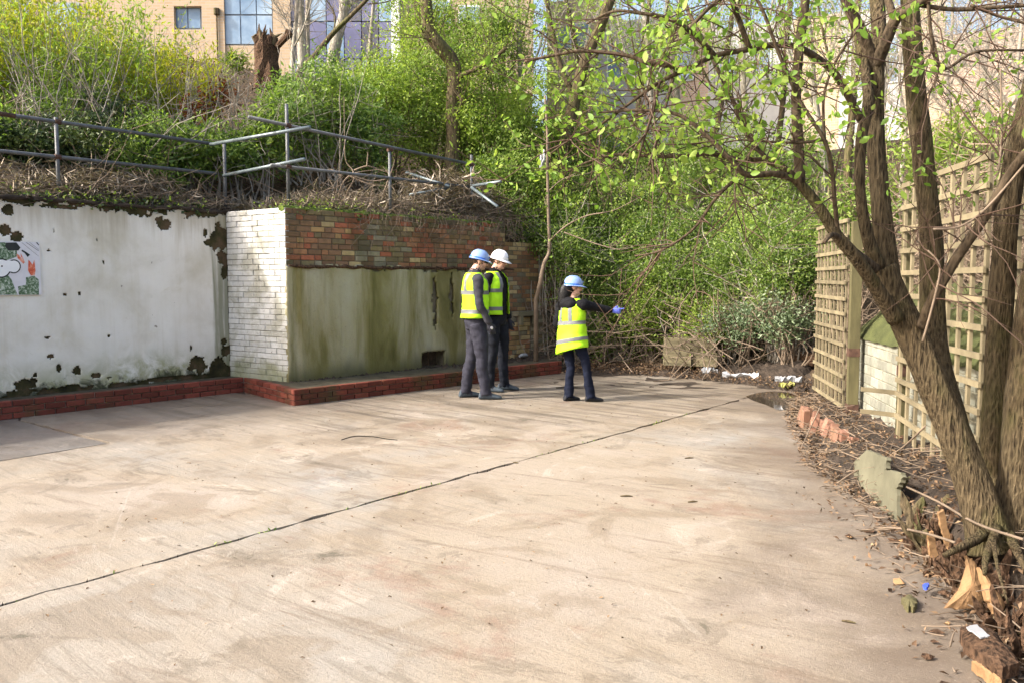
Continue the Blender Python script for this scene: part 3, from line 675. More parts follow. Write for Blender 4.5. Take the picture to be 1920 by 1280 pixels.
for a, b, wd in (((300, 354), (450, 455), 9), ((250, 356), (452, 520), 5), ((340, 352), (455, 440), 5), ((420, 352), (452, 390), 16)):
    patch("printed_stripe", [(a[0], a[1]), (a[0] + wd, a[1]), (b[0] + wd * .4, b[1] - wd * .4), (b[0], b[1])][::-1], SD, .0282)
patch("printed_flame", [(330, 560), (350, 580), (380, 620), (400, 560), (415, 690), (405, 745), (360, 750), (325, 690)][::-1], SR, .0284)
patch("printed_flame", [(185, 490), (215, 500), (280, 590), (270, 610), (200, 540)][::-1], SR, .0284)
patch("printed_flame", [(235, 480), (262, 530), (290, 600), (278, 590), (240, 520)][::-1], SR, .0285)
for cx, cy, r_ in ((-190, 690, 118), (5, 660, 118), (155, 640, 84)): patch("letter_outline", disc(cx, cy, r_), SD, .0288)
for cx, cy, r_ in ((-190, 690, 102), (5, 660, 102), (155, 640, 70)): patch("letter", disc(cx, cy, r_), SW, .0294)
patch("letter", [(10, 570), (90, 570), (150, 575), (150, 705), (90, 700), (10, 740)][::-1], SW, .0296)
patch("letter_counter", disc(12, 637, 11, 10), SD, .0300)
fc = bpy.data.curves.new("lettering", 'FONT'); fc.body = "m"; fc.size = .052; fc.align_x = 'RIGHT'; fc.materials.append(SW)
ft = bpy.data.objects.new("t", fc); C.objects.link(ft); dg = bpy.context.evaluated_depsgraph_get(); dg.update(); fm = bpy.data.meshes.new_from_object(ft.evaluated_get(dg)); bpy.data.objects.remove(ft)
fo = bpy.data.objects.new("lettering", fm); C.objects.link(fo); fo.parent = sg; p = sgn(43 / 6.4, 400 + 920 / 6.4, .0300); fo.location = p - ORG[sg.name]
fo.rotation_euler = (math.pi / 2, 0, math.atan2(dL.y, dL.x))
# ------------------------------------------------------------------ tube railings on the wall tops
def on_plane(px, py, p, n):
    r_ = Vector(ray(px, py)); o_ = Vector((0, 0, CAM_H)); t = (Vector(p) - o_).dot(n) / r_.dot(n); return o_ + r_ * t
PL = (Q - nL * .32, nL); PLn = (P0 - nA * .28, nA); PPn = (P0 + dA * .3, dA)
def tubeobj(name, a, b, r_, mat, par, n=10, ext=0.0):
    a, b = Vector(a), Vector(b); d_ = (b - a).normalized(); m_ = MB(); m_.tube([a - d_ * ext, b + d_ * ext], r_, n); return m_.build(name, mat, par, True)
def clamp(p, ax, par):
    m_ = MB(); ax = Vector(ax).normalized(); m_.tube([Vector(p) - ax * .035, Vector(p) + ax * .035], .036, 8); return m_.build("clamp", M_RUST, par)
R_ = .0235
ra = thing("tube_railing", tuple(Q - nL * .32 + Vector((0, 0, 2.5))), "grey tube railing along the top of the white wall", "railing")
def lp(px, py): return on_plane(px, py, *PL)
a0, a1 = lp(108, 229), lp(397, 270); d_ = (a1 - a0).normalized()
tubeobj("rail", a0 - d_ * 2.6, a1, R_, M_STEEL, ra); rs0 = lp(0, 215) - d_ * .9
b0, b1 = lp(108, 295), lp(405, 326); d2 = (b1 - b0).normalized(); tubeobj("rail", b0 - d2 * 2.6, b1, R_, M_STEEL, ra)
p = lp(108, 300); tubeobj("post", (p.x, p.y, 2.4), (p.x, p.y, lp(108, 221).z), R_, M_STEEL, ra)
p = lp(421, 300); tubeobj("post", (p.x, p.y, 2.4), (p.x, p.y, lp(421, 268).z), R_, M_STEEL, ra)
k0 = lp(0, 214); mb = MB(); mb.tube([k0 - d_ * .6, k0 + d_ * .16], R_ + .004, 10); mb.build("rusty_sleeve", M_RUST, ra, True)
for q, ax in ((a0, d_), (b0, d2)): clamp(q, ax, ra)
rb = thing("tube_railing", tuple(P0 - nA * .28 + Vector((0, 0, 2.5))), "crossing steel tube railing above the mixed brick wall", "railing")
def ln(px, py): return on_plane(px, py, *PLn)
e0, e1 = ln(540, 236), ln(885, 309); dd = (e1 - e0).normalized()
tubeobj("rail", ln(466, 220), e1 + dd * .05, R_, M_STEEL, rb)
f0, f1 = ln(540, 313), ln(890, 352); df = (f1 - f0).normalized(); tubeobj("rail", ln(508, 310), f1, R_, M_STEEL, rb)
for px_, yt in ((540, 196), (731, 280), (884, 291)):
    p = ln(px_, 330); tubeobj("post", (p.x, p.y, 2.38), (p.x, p.y, ln(px_, yt).z), R_, M_STEEL, rb)
for q in (e0, f0, ln(731, 281), ln(884, 309)): clamp(q, dd, rb)
# the two tubes that cross the corner, coming towards the yard
c0 = lp(392, 272) + nL * .03; c1 = at(581, 239, c0.y - 1.1); tubeobj("rail", c0, c1, R_, M_STEELB, rb)
c2 = lp(417, 330) + nL * .03; c3 = at(571, 299, c2.y - 1.0); tubeobj("rail", c2, c3, R_, M_STEELB, rb)
for i, (q0, q1, Ya, Yb, lb) in enumerate([((886, 349), (939, 341), 13.4, 12.6, "short loose steel tube poking past the last railing post"), ((884, 352), (933, 388), 13.3, 12.6, "loose steel tube sloping down through dead grass beside the railing end"),
        ((762, 324), (842, 350), 13.9, 13.3, "loose steel tube sloping behind the lower rail"), ((768, 366), (846, 352), 13.1, 13.5, "pale loose tube lying low in the dead grass")]):
    m_ = MB(); m_.tube([at(*q0, Ya), at(*q1, Yb)], R_, 10); tag(m_.build("steel_tube", M_STEELB, None, True), lb, "tube")

# ------------------------------------------------------------------ trellis, posts and the low wall behind
up = Vector((0, 0, 1))
ZT0, ZT1 = .15, 2.34; NR = 13
def slat(par, name, a, b, wv, tv):
    m_ = MB(); a, b = Vector(a), Vector(b); m_.box(a - wv / 2, b - a, wv, tv); return m_.build(name, M_TREL, par)
def trellis(Y0, Y1, label, seed, broken=False, zoff=0.0, ztop=ZT1):
    r = random.Random(seed); t = thing("trellis_panel", tuple(trel(Y0)), label, "trellis")
    zs = [ZT0 + zoff + (ztop - ZT0) * i / (NR - 1) for i in range(NR)]
    for i, z in enumerate(zs):
        a, b = trel(Y0), trel(Y1); a.z = z + r.gauss(0, .004); b.z = z + r.gauss(0, .004)
        if broken and i in (1, 2):            # snapped ends that stick out into the gap
            k = a.copy(); k = trel(Y0 + 1.35); k.z = a.z; kk = trel(Y1); kk.z = a.z + (.06 if i == 2 else .05)
            slat(t, "rail", trel(Y0) + up * a.z, kk, up * .04, nT * .019)
            e = kk + Vector((-.27, .10, .02)); slat(t, "snapped_rail", kk + nT * .004, e, up * .038, Vector((-.06, -.2, 0)).normalized() * .019)
        else:
            slat(t, "rail", a, b, up * .04, nT * .019)
    n = 9
    for k in range(n):
        y = Y0 + .04 + (Y1 - Y0 - .08) * k / (n - 1); a = trel(y); a.z = zs[0] - .02; b = trel(y) + dT * r.gauss(0, .008); b.z = zs[-1] + .02
        slat(t, "upright", a - nT * .001, b - nT * .001, dT * .038, nT * -.022)
    return t
trellis(9.02, 10.66, "square lattice trellis panel with mossy post, beside the gap", 1, ztop=2.2)
trellis(5.26, 7.06, "square lattice trellis panel with snapped lower rails behind the leaning trunk", 2, True)
trellis(3.25, 5.10, "square lattice trellis panel half hidden behind the paired trunks", 3, zoff=.03)
def tpost(Y, z0, z1, label, sz=.085):
    t = thing("fence_post", tuple(trel(Y)), label, "post"); m_ = MB(); o_ = trel(Y) - dT * sz / 2 - nT * (sz + .024); o_.z = z0
    m_.box(o_, dT * sz, nT * sz, (0, 0, z1 - z0)); m_.build("timber", M_POST, t)
    m_ = MB(); o_ = trel(Y) - dT * (sz / 2 + .004) - nT * (sz + .028); o_.z = .72; m_.box(o_, dT * (sz + .008), nT * (sz + .008), (0, 0, .09)); m_.build("bracket", M_RUST, t)
    m_ = MB(); o_.z = .0; m_.box(o_, dT * (sz + .008), nT * (sz + .008), (0, 0, .2)); m_.build("post_foot", M_RUST, t)
tpost(8.94, .02, 2.18, "mossy green timber post beside the whitewashed wall", .105)
tpost(7.12, .02, 2.2, "timber post at the end of the snapped trellis rails", .07)
tpost(5.18, .1, 2.25, "timber post hidden behind the paired tree trunks", .085)
lowW = thing("low_block_wall", tuple(trel(8) + Vector((.2, 0, 0))), "low whitewashed block wall with mossy coping behind the trellis", "wall")
off = .19; ws = trel(9.25) - nT * off; LW = 6.2
mb = MB(); mb.box(ws - nT * .006 + Vector((0, 0, -.1)), -dT * LW, -nT * .22, (0, 0, 1.06)); mb.build("mortar_core", M_MORTAR_W, lowW)
brick_run(lowW, ws, -dT, LW, .02, 9, .104, M_BLOCKW, random.Random(41), bond='stretcher', joint=.009, jit=.002, L0=.30)
n1, n2 = 60, 9; vs = []; fs = []
for i in range(n1 + 1):
    b = ws - dT * (LW * i / n1) + nT * .03
    for k in range(n2 + 1):
        t = k / n2; p = b - nT * (t * .62); vs.append((p.x, p.y, .965 + t * .55 - .05 * (t < .01) + .035 * mnoise.noise(Vector((i * .35, k * .6, 1))) + .02 * mnoise.noise(Vector((i, k * 1.3, 4)))))
for i in range(n1):
    for k in range(n2): a = i * (n2 + 1) + k; fs.append((a, a + 1, a + n2 + 2, a + n2 + 1))
obj("mossy_coping", vs, fs, M_MOSSD, lowW, True)

# ------------------------------------------------------------------ things along the planting bed
rg = random.Random(17)
for i in range(14):
    t = i / 13; p = gp(1512, 792).lerp(gp(1602, 856), t); hh = rg.uniform(.11, .16)
    o = bpy.data.objects.new("edging_brick", brick_mesh(.10, .215, .065, M_EDGE)); C.objects.link(o)
    d_ = (gp(1512, 792) - gp(1602, 856)).normalized(); o.location = (p.x + rg.gauss(-.09, .02), p.y, hh - .05)
    o.rotation_euler = (rg.gauss(-.12, .08), rg.gauss(0, .12), math.atan2(d_.y, d_.x) + math.pi + rg.gauss(0, .15)); ORG[o.name] = o.location.copy()
    tag(o, "pale red brick set on end along the planting bed", "brick", "bricks edging the planting bed")
def sheet(name, pix, Yf, thick, mat, label, cat, back=None, seed=0, bulge=0.0, group=None, parent=None):
    """an irregular slab whose outline is given as picture points, each at its own depth"""
    r = random.Random(seed); P = []
    for i, (a, b) in enumerate(zip(pix, pix[1:] + pix[:1])):
        for k in range(5):
            t = k / 5; j = 1.6 if k else 0
            x, y = a[0] + (b[0] - a[0]) * t + r.uniform(-j, j), a[1] + (b[1] - a[1]) * t + r.uniform(-j, j); P.append(at(x, y, Yf(x, y)))
    c = sum(P, Vector()) / len(P); nrm = Vector()
    for i in range(len(P)): nrm += (P[i] - c).cross(P[(i + 1) % len(P)] - c)
    nrm.normalize()
    if nrm.dot(Vector((0, 0, CAM_H)) - c) < 0: nrm = -nrm
    rings = []
    for q in (1.0, .66, .33): rings.append([c + (p - c) * q + nrm * (bulge * (1 - q * q) + (0 if q == 1 else r.uniform(-.0015, .0015))) for p in P])
    if bulge == 0:                       # a flat board: lay the outline in one plane
        P = [p - nrm * (p - c).dot(nrm) for p in P]; n = len(P); vs = P + [p - nrm * thick for p in P]
        o = obj(name, vs, [tuple(range(n)), tuple(range(n, 2 * n))[::-1]] + [(n + i, n + (i + 1) % n, (i + 1) % n, i) for i in range(n)], mat, parent)
        return tag(o, label, cat, group) if label else o
    n = len(P); vs = sum(rings, []) + [c + nrm * bulge] + [p - nrm * thick for p in P]
    fs = [(a * n + i, a * n + (i + 1) % n, (a + 1) * n + (i + 1) % n, (a + 1) * n + i) for a in range(2) for i in range(n)] + [(2 * n + i, 2 * n + (i + 1) % n, 3 * n) for i in range(n)]
    fs += [(3 * n + 1 + i, 3 * n + 1 + (i + 1) % n, (i + 1) % n, i) for i in range(n)] + [tuple(3 * n + 1 + i for i in range(n))[::-1]]
    o = obj(name, vs, fs, mat, parent); 
    if label: tag(o, label, cat, group)
    return o
sheet("cement_board", [(1598, 866), (1626, 842), (1664, 857), (1662, 880), (1686, 884), (1692, 893), (1680, 915), (1680, 975), (1664, 984), (1648, 948), (1612, 910), (1600, 892)],
      lambda x, y: np.interp(x, [1598, 1692], [6.1, 5.05]) + (985 - y) * .0016, .03, M_BOARD, "broken grey cement board leaning on the bed edge", "board")
sheet("cement_board", [(1680, 915), (1708, 893), (1690, 920), (1684, 930)], lambda x, y: 5.3, .02, M_POST, "small mossy board scrap beside the grey cement board", "board scrap", seed=2)
yb = lambda x, y: 3.70 + (1141 - y) * .001
sheet("split_bark", [(1773, 1139), (1800, 1105), (1814, 1062), (1812, 1040), (1828, 1052), (1846, 1092), (1848, 1128), (1838, 1141), (1800, 1141)], yb, .02, M_SPLIT, "curled slab of split bark with bright orange inner face", "bark", bulge=.03, seed=3)
sheet("split_bark", [(1836, 1062), (1850, 1078), (1884, 1130), (1880, 1148), (1866, 1150), (1850, 1118)], lambda x, y: 3.60 + (1150 - y) * .001, .03, M_SPLIT, "narrow strip of split bark leaning on the rotten edging", "bark", bulge=.02, seed=4)
sheet("split_bark", [(1742, 1000), (1750, 995), (1760, 1040), (1752, 1046), (1744, 1040)], lambda x, y: 4.12, .02, M_SPLIT, "small upright splinter of orange wood in the bed edge", "splinter", seed=5)
sheet("split_bark", [(1760, 962), (1770, 955), (1782, 1010), (1778, 1030), (1768, 1000)], lambda x, y: 4.12, .02, M_SPLIT, "tall upright orange splinter under the tree roots", "splinter", seed=6)
zfl = lambda z: (lambda x, y: gp(x, y, z).y)
sheet("bark_slab", [(1800, 1176), (1832, 1166), (1862, 1180), (1898, 1222), (1912, 1240), (1880, 1250), (1836, 1222), (1808, 1200)], zfl(.10), .05, M_ROT, "flat rotten bark slab with pale patches lying at the bed foot", "bark", bulge=.035, seed=7)
sheet("bark_slab", [(1812, 1174), (1832, 1169), (1856, 1190), (1838, 1194)], zfl(.137), .006, M_PLAST, "flaking white paint patch on the rotten bark slab", "paint flake", seed=8)
sheet("bark_slab", [(1822, 1238), (1850, 1232), (1888, 1254), (1878, 1276), (1848, 1258)], zfl(.05), .04, M_SPLIT, "jagged orange bark chunk on the floor below the rotten slab", "bark", bulge=.02, seed=9)
sheet("stone_piece", [(1690, 1120), (1704, 1113), (1720, 1122), (1716, 1136), (1700, 1135)], zfl(.03), .03, M_POST, "mossy flat stone lying on the concrete by the litter", "stone", bulge=.01, seed=10)
sheet("bottle_cap", [(1730, 1094), (1737, 1091), (1743, 1094), (1740, 1099), (1732, 1099)], zfl(.05), .015, plain("blue_plastic", (.05, .10, .55), .4, .1, 5, 0), "small blue bottle cap in the litter", "bottle cap", seed=11)

# rotten timber edging: lumps of decayed wood in a row
ed = thing("rotten_edging", tuple(gp(1740, 1060)), "rotten crumbling timber edging along the planting bed", "edging")
rg = random.Random(23)
pts = [Vector((2.46, 4.95, 0)), Vector((2.34, 4.6, 0)), Vector((2.27, 4.3, 0)), Vector((2.22, 3.9, 0)), Vector((2.16, 3.55, 0)), Vector((2.08, 3.2, 0)), Vector((1.98, 2.6, 0))]
pts = smooth_path(pts, 6)
for i in range(len(pts) - 1):
    p = pts[i]; m_ = MB(); H_ = rg.uniform(.12, .30); w_ = rg.uniform(.035, .075); base = p + Vector((rg.uniform(-.01, .07), 0, -.03))
    lean = Vector((rg.gauss(.02, .05), rg.gauss(0, .05), 0))
    for q in range(6):                   # a bundle of splintered shards
        bq = base + Vector((rg.gauss(.02, .03), rg.gauss(0, .05), 0)); Hq = H_ * rg.uniform(.35, 1.1); lq = lean + Vector((rg.gauss(0, .05), rg.gauss(0, .05), 0)); wq = w_ * rg.uniform(.3, .75)
        m_.tube([bq + lq * t + Vector((rg.gauss(0, .006), rg.gauss(0, .006), Hq * t)) for t in (0, .2, .45, .7, .88, 1)], [wq, wq * rg.uniform(.8, 1.1), wq * rg.uniform(.7, 1.1), wq * rg.uniform(.5, .9), wq * rg.uniform(.3, .6), wq * .12], 7, True, .9, rg.uniform(.3, .7), i * 3.1 + q)
    m_.build("rotten_block", M_ROT if i % 4 else M_BARKD, ed)
for i in range(30):
    x, y = 0, rg.uniform(2.9, 5.2); x = float(edge_x(y)) + rg.uniform(-.36, .06); q = rg.uniform(.012, .045)
    o = sheet("bark_chip", [(0, 0)] * 3, lambda a, b: 1, .01, M_ROT, None, None, parent=ed) if False else None
    m_ = MB(); a = rg.uniform(0, 6.3); m_.add([(x + q * math.cos(a + k * 1.05) * rg.uniform(.5, 1.3), y + q * math.sin(a + k * 1.05) * rg.uniform(.5, 1.3), .004 + rg.uniform(0, .012)) for k in range(6)] + [(x, y, .012 + q * rg.uniform(.15, .5))], [(k, (k + 1) % 6, 6) for k in range(6)])
    m_.build("bark_chip", rg.choice([M_ROT, M_ROT, M_SPLIT]), ed)

# twigs, straw and dead leaves over the bed
def stick_path(p, d_, L, bend, r, n=4):
    P = [Vector(p)]; d_ = Vector(d_).normalized()
    for k in range(n): d_ = (d_ + Vector((r.gauss(0, bend), r.gauss(0, bend), r.gauss(0, bend * .6)))).normalized(); P.append(P[-1] + d_ * (L / n))
    return P
r = random.Random(77); mb = MB()
Ys = [r.uniform(2.4, 10.8) for _ in range(950)]; Xs = [float(edge_x(y)) + abs(r.gauss(0, .42)) - .10 - (.18 if r.random() < .35 and y < 6 else 0) for y in Ys]
Zs = ground(Xs, Ys)
for x, y, z in zip(Xs, Ys, Zs):
    a = r.uniform(0, 6.3); L = r.uniform(.05, .34) * (.5 if x < edge_x(y) else 1); z = max(z, 0); P = stick_path((x, y, z + r.uniform(.006, .05)), (math.cos(a), math.sin(a), r.gauss(.05, .22)), L, .12, r, 3)
    P = [Vector((p.x, p.y, max(p.z, float(z) * .4 + .006))) for p in P]; q = r.uniform(.0015, .0045); mb.tube(P, [q, q, q * .8, q * .5], 4, False)
tag(mb.build("twig_litter", M_TWIG, None), "fallen twigs and straw strewn along the planting bed", "twigs", kind='stuff')
rs = np.random.RandomState(5); n = 5200; y = rs.uniform(2.4, 11.2, n); x = edge_x(y) + np.abs(rs.normal(0, .55, n)) - .1 - .38 * (rs.uniform(size=n) < .25) * rs.uniform(size=n) * (y < 6); z = np.maximum(ground(x, y), 0) + rs.uniform(.004, .03, n)
leaf_obj("leaf_litter", np.stack([x, y, z], 1), .04, LF['litter'], None, 5, org=(2.5, 6, 0), up=2.0)
tag(bpy.data.objects["leaf_litter"], "dead brown leaves over the planting bed soil", "leaves", kind='stuff')
# long bare canes lying across the bed
for i, (pts_, lb) in enumerate([([(1570, 905, .03), (1600, 885, .1), (1650, 862, .16), (1690, 840, .3), (1735, 798, .55)], "long tan cane propped across the bed edge"), ([(1640, 988, .02), (1690, 990, .12), (1740, 1000, .3), (1790, 1016, .36)], "thin pale cane trailing over the rotten edging"),
        ([(1805, 1170, .02), (1830, 1195, .04), (1830, 1215, .03), (1855, 1230, .03)], "crooked thin stem lying on the concrete by the bark slab"), ([(1500, 845, .02), (1520, 800, .12), (1538, 762, .25)], "tan stick leaning at the corner of the bed"), ([(1700, 912, .27), (1760, 940, .3), (1830, 980, .38), (1918, 1010, .45)], "pale root stretching over the bed past the trunk")]):
    m_ = MB(); m_.tube(smooth_path([gp(a, b, z) for a, b, z in pts_]), .0065, 6); tag(m_.build("cane", M_TWIG, None, True), lb, "cane")

# ------------------------------------------------------------------ the many-stemmed tree by the trellis
tree = thing("yard_tree", tuple(gp(1850, 985, .32)), "leaning tree with several ridged trunks growing beside the trellis", "tree")
def stem(name, pts, rad, n=18, mat=None, sub=5, rough=.16, seed=0):
    P = smooth_path([at(*p) for p in pts], sub); m_ = MB(); m_.tube(P, lerp_list(rad, len(P)), n, True, rough, 1.0, seed)
    m_.build(name, mat or M_BARK, tree, True); return P
stem("trunk", [(1862, 1030, 4.02), (1845, 975, 4.05), (1815, 880, 4.10), (1780, 790, 4.13), (1742, 700, 4.16), (1706, 620, 4.2), (1672, 545, 4.22), (1655, 500, 4.22)], [.125, .098, .087, .081, .077, .072, .066, .06], 26, seed=1)
tA = stem("trunk", [(1672, 560, 4.22), (1662, 480, 4.25), (1654, 400, 4.28), (1645, 310, 4.3), (1640, 220, 4.32), (1643, 150, 4.33), (1638, 100, 4.35)], [.062, .052, .048, .045, .043, .041, .039], 20, seed=2)
stem("bough", [(1638, 130, 4.34), (1622, 75, 4.3), (1595, 20, 4.25), (1570, -40, 4.2)], [.036, .03, .027, .025], 14, M_BARK2)
stem("bough", [(1643, 140, 4.34), (1648, 60, 4.4), (1642, -20, 4.5), (1640, -60, 4.5)], [.038, .036, .034, .032], 14, seed=4)
stem("bough", [(1642, 122, 4.33), (1660, 80, 4.25), (1678, 38, 4.2), (1700, 20, 4.15), (1740, -5, 4.1), (1770, -30, 4.05)], [.034, .028, .027, .024, .022, .02], 12, M_BARK2)
stem("bough", [(1679, 38, 4.2), (1668, 10, 4.22), (1658, -30, 4.25)], [.022, .018, .016], 10, M_BARK2)
stem("trunk", [(1645, 500, 4.2), (1628, 450, 4.17), (1616, 390, 4.15), (1612, 320, 4.15), (1616, 250, 4.18), (1628, 190, 4.22), (1622, 130, 4.3), (1606, 60, 4.4), (1580, -30, 4.5)], [.04, .03, .027, .026, .026, .027, .025, .023, .022], 16, seed=5)
stem("trunk", [(1790, 800, 4.2), (1768, 720, 4.3), (1752, 640, 4.36), (1748, 560, 4.4), (1746, 460, 4.42), (1738, 360, 4.45), (1728, 270, 4.47), (1718, 180, 4.5), (1710, 80, 4.52), (1704, -40, 4.55)], [.07, .067, .063, .06, .057, .055, .053, .05, .047, .044], 22, seed=6)
stem("trunk", [(1862, 985, 4.35), (1862, 880, 4.4), (1866, 760, 4.45), (1872, 640, 4.5), (1880, 520, 4.5), (1888, 400, 4.5), (1906, 290, 4.5), (1930, 190, 4.5), (1960, 60, 4.5)], [.085, .067, .065, .063, .061, .059, .056, .053, .05], 20, seed=7)
stem("trunk", [(1904, 1000, 4.1), (1904, 900, 4.12), (1912, 780, 4.14), (1928, 640, 4.15), (1944, 520, 4.15), (1960, 380, 4.15), (1985, 200, 4.15)], [.11, .078, .075, .072, .07, .066, .06], 20, seed=8)
stem("bough", [(1728, 612, 4.12), (1745, 570, 4.05), (1790, 490, 3.98), (1845, 410, 3.9), (1890, 332, 3.85), (1930, 280, 3.8), (1990, 220, 3.7)], [.026, .024, .023, .022, .021, .02, .02], 12, M_BARK2)
stem("limb", [(1680, 600, 4.15), (1640, 535, 4.08), (1600, 478, 4.0), (1572, 445, 3.98), (1545, 402, 3.96), (1520, 368, 3.95), (1490, 336, 3.95), (1462, 312, 3.95), (1432, 302, 3.96), (1386, 301, 4.0)], [.042, .035, .031, .028, .026, .024, .022, .019, .015, .011], 16, seed=9)
stem("limb", [(1640, 505, 4.12), (1612, 480, 4.05), (1585, 458, 4.0), (1562, 440, 3.92), (1545, 455, 3.85)], [.028, .019, .016, .013, .009], 12, M_BARK2)
B_ = []
def bough(pts, r0, r1, mat=None):
    P = stem("bough", pts, list(np.linspace(r0, r1, 8)), 9, mat or M_BARK2, 5, .08); B_.append((P, r0, r1)); return P
bough([(1614, 225, 4.2), (1590, 178, 4.15), (1559, 131, 4.1), (1502, 92, 4.05), (1452, 85, 4.0), (1399, 94, 3.97), (1340, 105, 3.94), (1284, 132, 3.92), (1236, 155, 3.92), (1186, 190, 3.95), (1113, 244, 4.0)], .021, .006)
bough([(1286, 132, 3.92), (1250, 122, 3.9), (1212, 118, 3.9), (1173, 104, 3.92), (1093, 96, 3.95), (1040, 104, 4.0), (984, 116, 4.05)], .014, .006)
bough([(1340, 105, 3.94), (1295, 60, 3.9), (1255, 35, 3.85), (1205, 26, 3.85), (1150, 22, 3.9), (1100, 45, 4.0)], .013, .005)
bough([(1405, 92, 3.97), (1388, 45, 3.95), (1372, 0, 3.9), (1360, -40, 3.9)], .014, .011)
bough([(1286, 62, 3.95), (1330, 15, 3.9), (1370, -15, 3.9)], .009, .008)
bough([(1236, 156, 3.92), (1224, 210, 3.9), (1208, 260, 3.92), (1194, 310, 3.95)], .009, .004, M_TWIGR)
bough([(1262, 148, 3.92), (1248, 200, 3.88), (1232, 260, 3.86), (1216, 312, 3.86)], .008, .004, M_TWIGR)
bough([(1490, 336, 3.95), (1450, 326, 3.9), (1400, 328, 3.86), (1370, 300, 3.84), (1320, 250, 3.85), (1270, 215, 3.88), (1200, 207, 3.92), (1120, 212, 3.98)], .018, .005)
bough([(1386, 301, 4.0), (1340, 290, 4.0), (1290, 292, 4.02), (1230, 294, 4.05), (1160, 290, 4.1), (1100, 305, 4.15), (1050, 330, 4.2)], .013, .004)
bough([(1572, 446, 3.98), (1565, 380, 3.9), (1560, 320, 3.85), (1545, 262, 3.8), (1500, 190, 3.8), (1460, 100, 3.8), (1430, 20, 3.8), (1400, -30, 3.8)], .011, .007, M_BARK2)
bough([(1545, 262, 3.8), (1500, 268, 3.8), (1440, 266, 3.82), (1380, 262, 3.85)], .008, .004)
bough([(1546, 262, 3.8), (1545, 180, 3.78), (1570, 110, 3.75), (1620, 40, 3.7)], .007, .005)
bough([(1386, 301, 4.0), (1378, 350, 4.0), (1380, 402, 4.0)], .007, .004, M_TWIG)
bough([(1380, 335, 3.9), (1340, 375, 3.9), (1300, 430, 3.92), (1240, 470, 3.95), (1190, 480, 4.0)], .009, .004)
bough([(1462, 312, 3.95), (1430, 290, 3.95), (1400, 250, 3.98), (1370, 180, 4.0), (1310, 60, 4.1), (1270, -20, 4.2)], .012, .008)
stem("bough", [(1500, 345, 3.95), (1498, 300, 3.96), (1495, 240, 3.98), (1493, 170, 4.0), (1500, 80, 4.02), (1510, 0, 4.05), (1514, -60, 4.08)], [.024, .024, .023, .022, .022, .021, .02], 12, M_BARK2)
bough([(1113, 244, 4.0), (1070, 262, 4.02), (1030, 290, 4.05)], .006, .003)
bough([(1740, -5, 4.1), (1745, 60, 4.1), (1752, 105, 4.1), (1772, 130, 4.1), (1830, 98, 4.1), (1920, 95, 4.1)], .009, .006)
bough([(1746, 60, 4.1), (1760, 120, 4.1), (1752, 165, 4.1)], .006, .003)
bough([(1700, 5, 4.15), (1780, 18, 4.1), (1860, 15, 4.05), (1930, 10, 4.0)], .012, .009)
bough([(1820, 10, 4.05), (1870, 30, 4.05), (1925, 45, 4.0)], .008, .006)
bough([(1730, 640, 3.95), (1752, 560, 3.9), (1762, 500, 3.88), (1740, 470, 3.9)], .006, .004, M_TWIG)
bough([(1750, 430, 3.9), (1800, 425, 3.88), (1850, 390, 3.85), (1920, 310, 3.8)], .006, .005, M_TWIG)
bough([(1870, 330, 3.95), (1878, 260, 3.95), (1876, 130, 3.97)], .006, .004, M_TWIG)
# side shoots and leaves
def grow(P, n_side, Lr, r0, rng, twigs, tips, up_=.12, depth=1, spread=.9):
    for k in range(n_side):
        i = rng.randrange(max(1, len(P) // 8), len(P) - 1); t = (P[i + 1] - P[i]).normalized()
        d_ = (t * rng.uniform(.3, 1.0) + Vector((rng.gauss(0, spread), rng.gauss(0, spread), rng.gauss(up_, spread)))).normalized()
        L = rng.uniform(*Lr); Pp = stick_path(P[i], d_, L, .16, rng, 6); twigs.append((Pp, r0)); tips.append(Pp)
        if depth > 0: grow(Pp, rng.choice([1, 2, 2, 3]), (Lr[0] * .5, Lr[1] * .55), r0 * .65, rng, twigs, tips, up_, depth - 1, spread)
rg = random.Random(101); tw = []; tips = []
for P, r0, r1 in B_:
    L = sum((P[i + 1] - P[i]).length for i in range(len(P) - 1)); grow(P, int(6 + L * 8.5), (.18, .6), .0038, rg, tw, tips, .1, 1)
mb = MB()
for P, r0 in tw: mb.tube(P, list(np.linspace(r0, r0 * .35, len(P))), 4, False)
tag(mb.build("twigs", M_TWIGR, tree), kind='stuff')
LP = []
for P in tips:
    if rg.random() < (.95 if P[-1].x < 1.6 else .4):
        for k in range(rg.choice([3, 4, 5, 6, 7])): q = P[rg.choice([-1, -1, -2, -3])]; LP.append((q.x + rg.gauss(0, .022), q.y + rg.gauss(0, .022), q.z + rg.gauss(0, .022)))
LP = [p for p in LP if p[2] > 1.88 + .12 * rg.random()]
broad_leaf_obj("leaves", np.array(LP), .042, LF['spring'], tree, 9)
# roots and mossy collar at the foot
for i, (pts_, r0) in enumerate([([(1862, 985, 4.0), (1830, 1010, 3.9), (1800, 1025, 3.82), (1770, 1040, 3.78)], .03), ([(1870, 990, 3.95), (1850, 1040, 3.75), (1846, 1075, 3.62)], .026), ([(1890, 1000, 3.98), (1910, 1040, 3.75), (1930, 1080, 3.6)], .03), ([(1862, 1000, 3.9), (1870, 1060, 3.65), (1890, 1130, 3.45)], .012)]):
    P = smooth_path([at(*p) for p in pts_], 4); m_ = MB(); m_.tube(P, list(np.linspace(r0, r0 * .35, len(P))), 9, True, .3, 1, i); m_.build("root", M_BARK, tree, True)
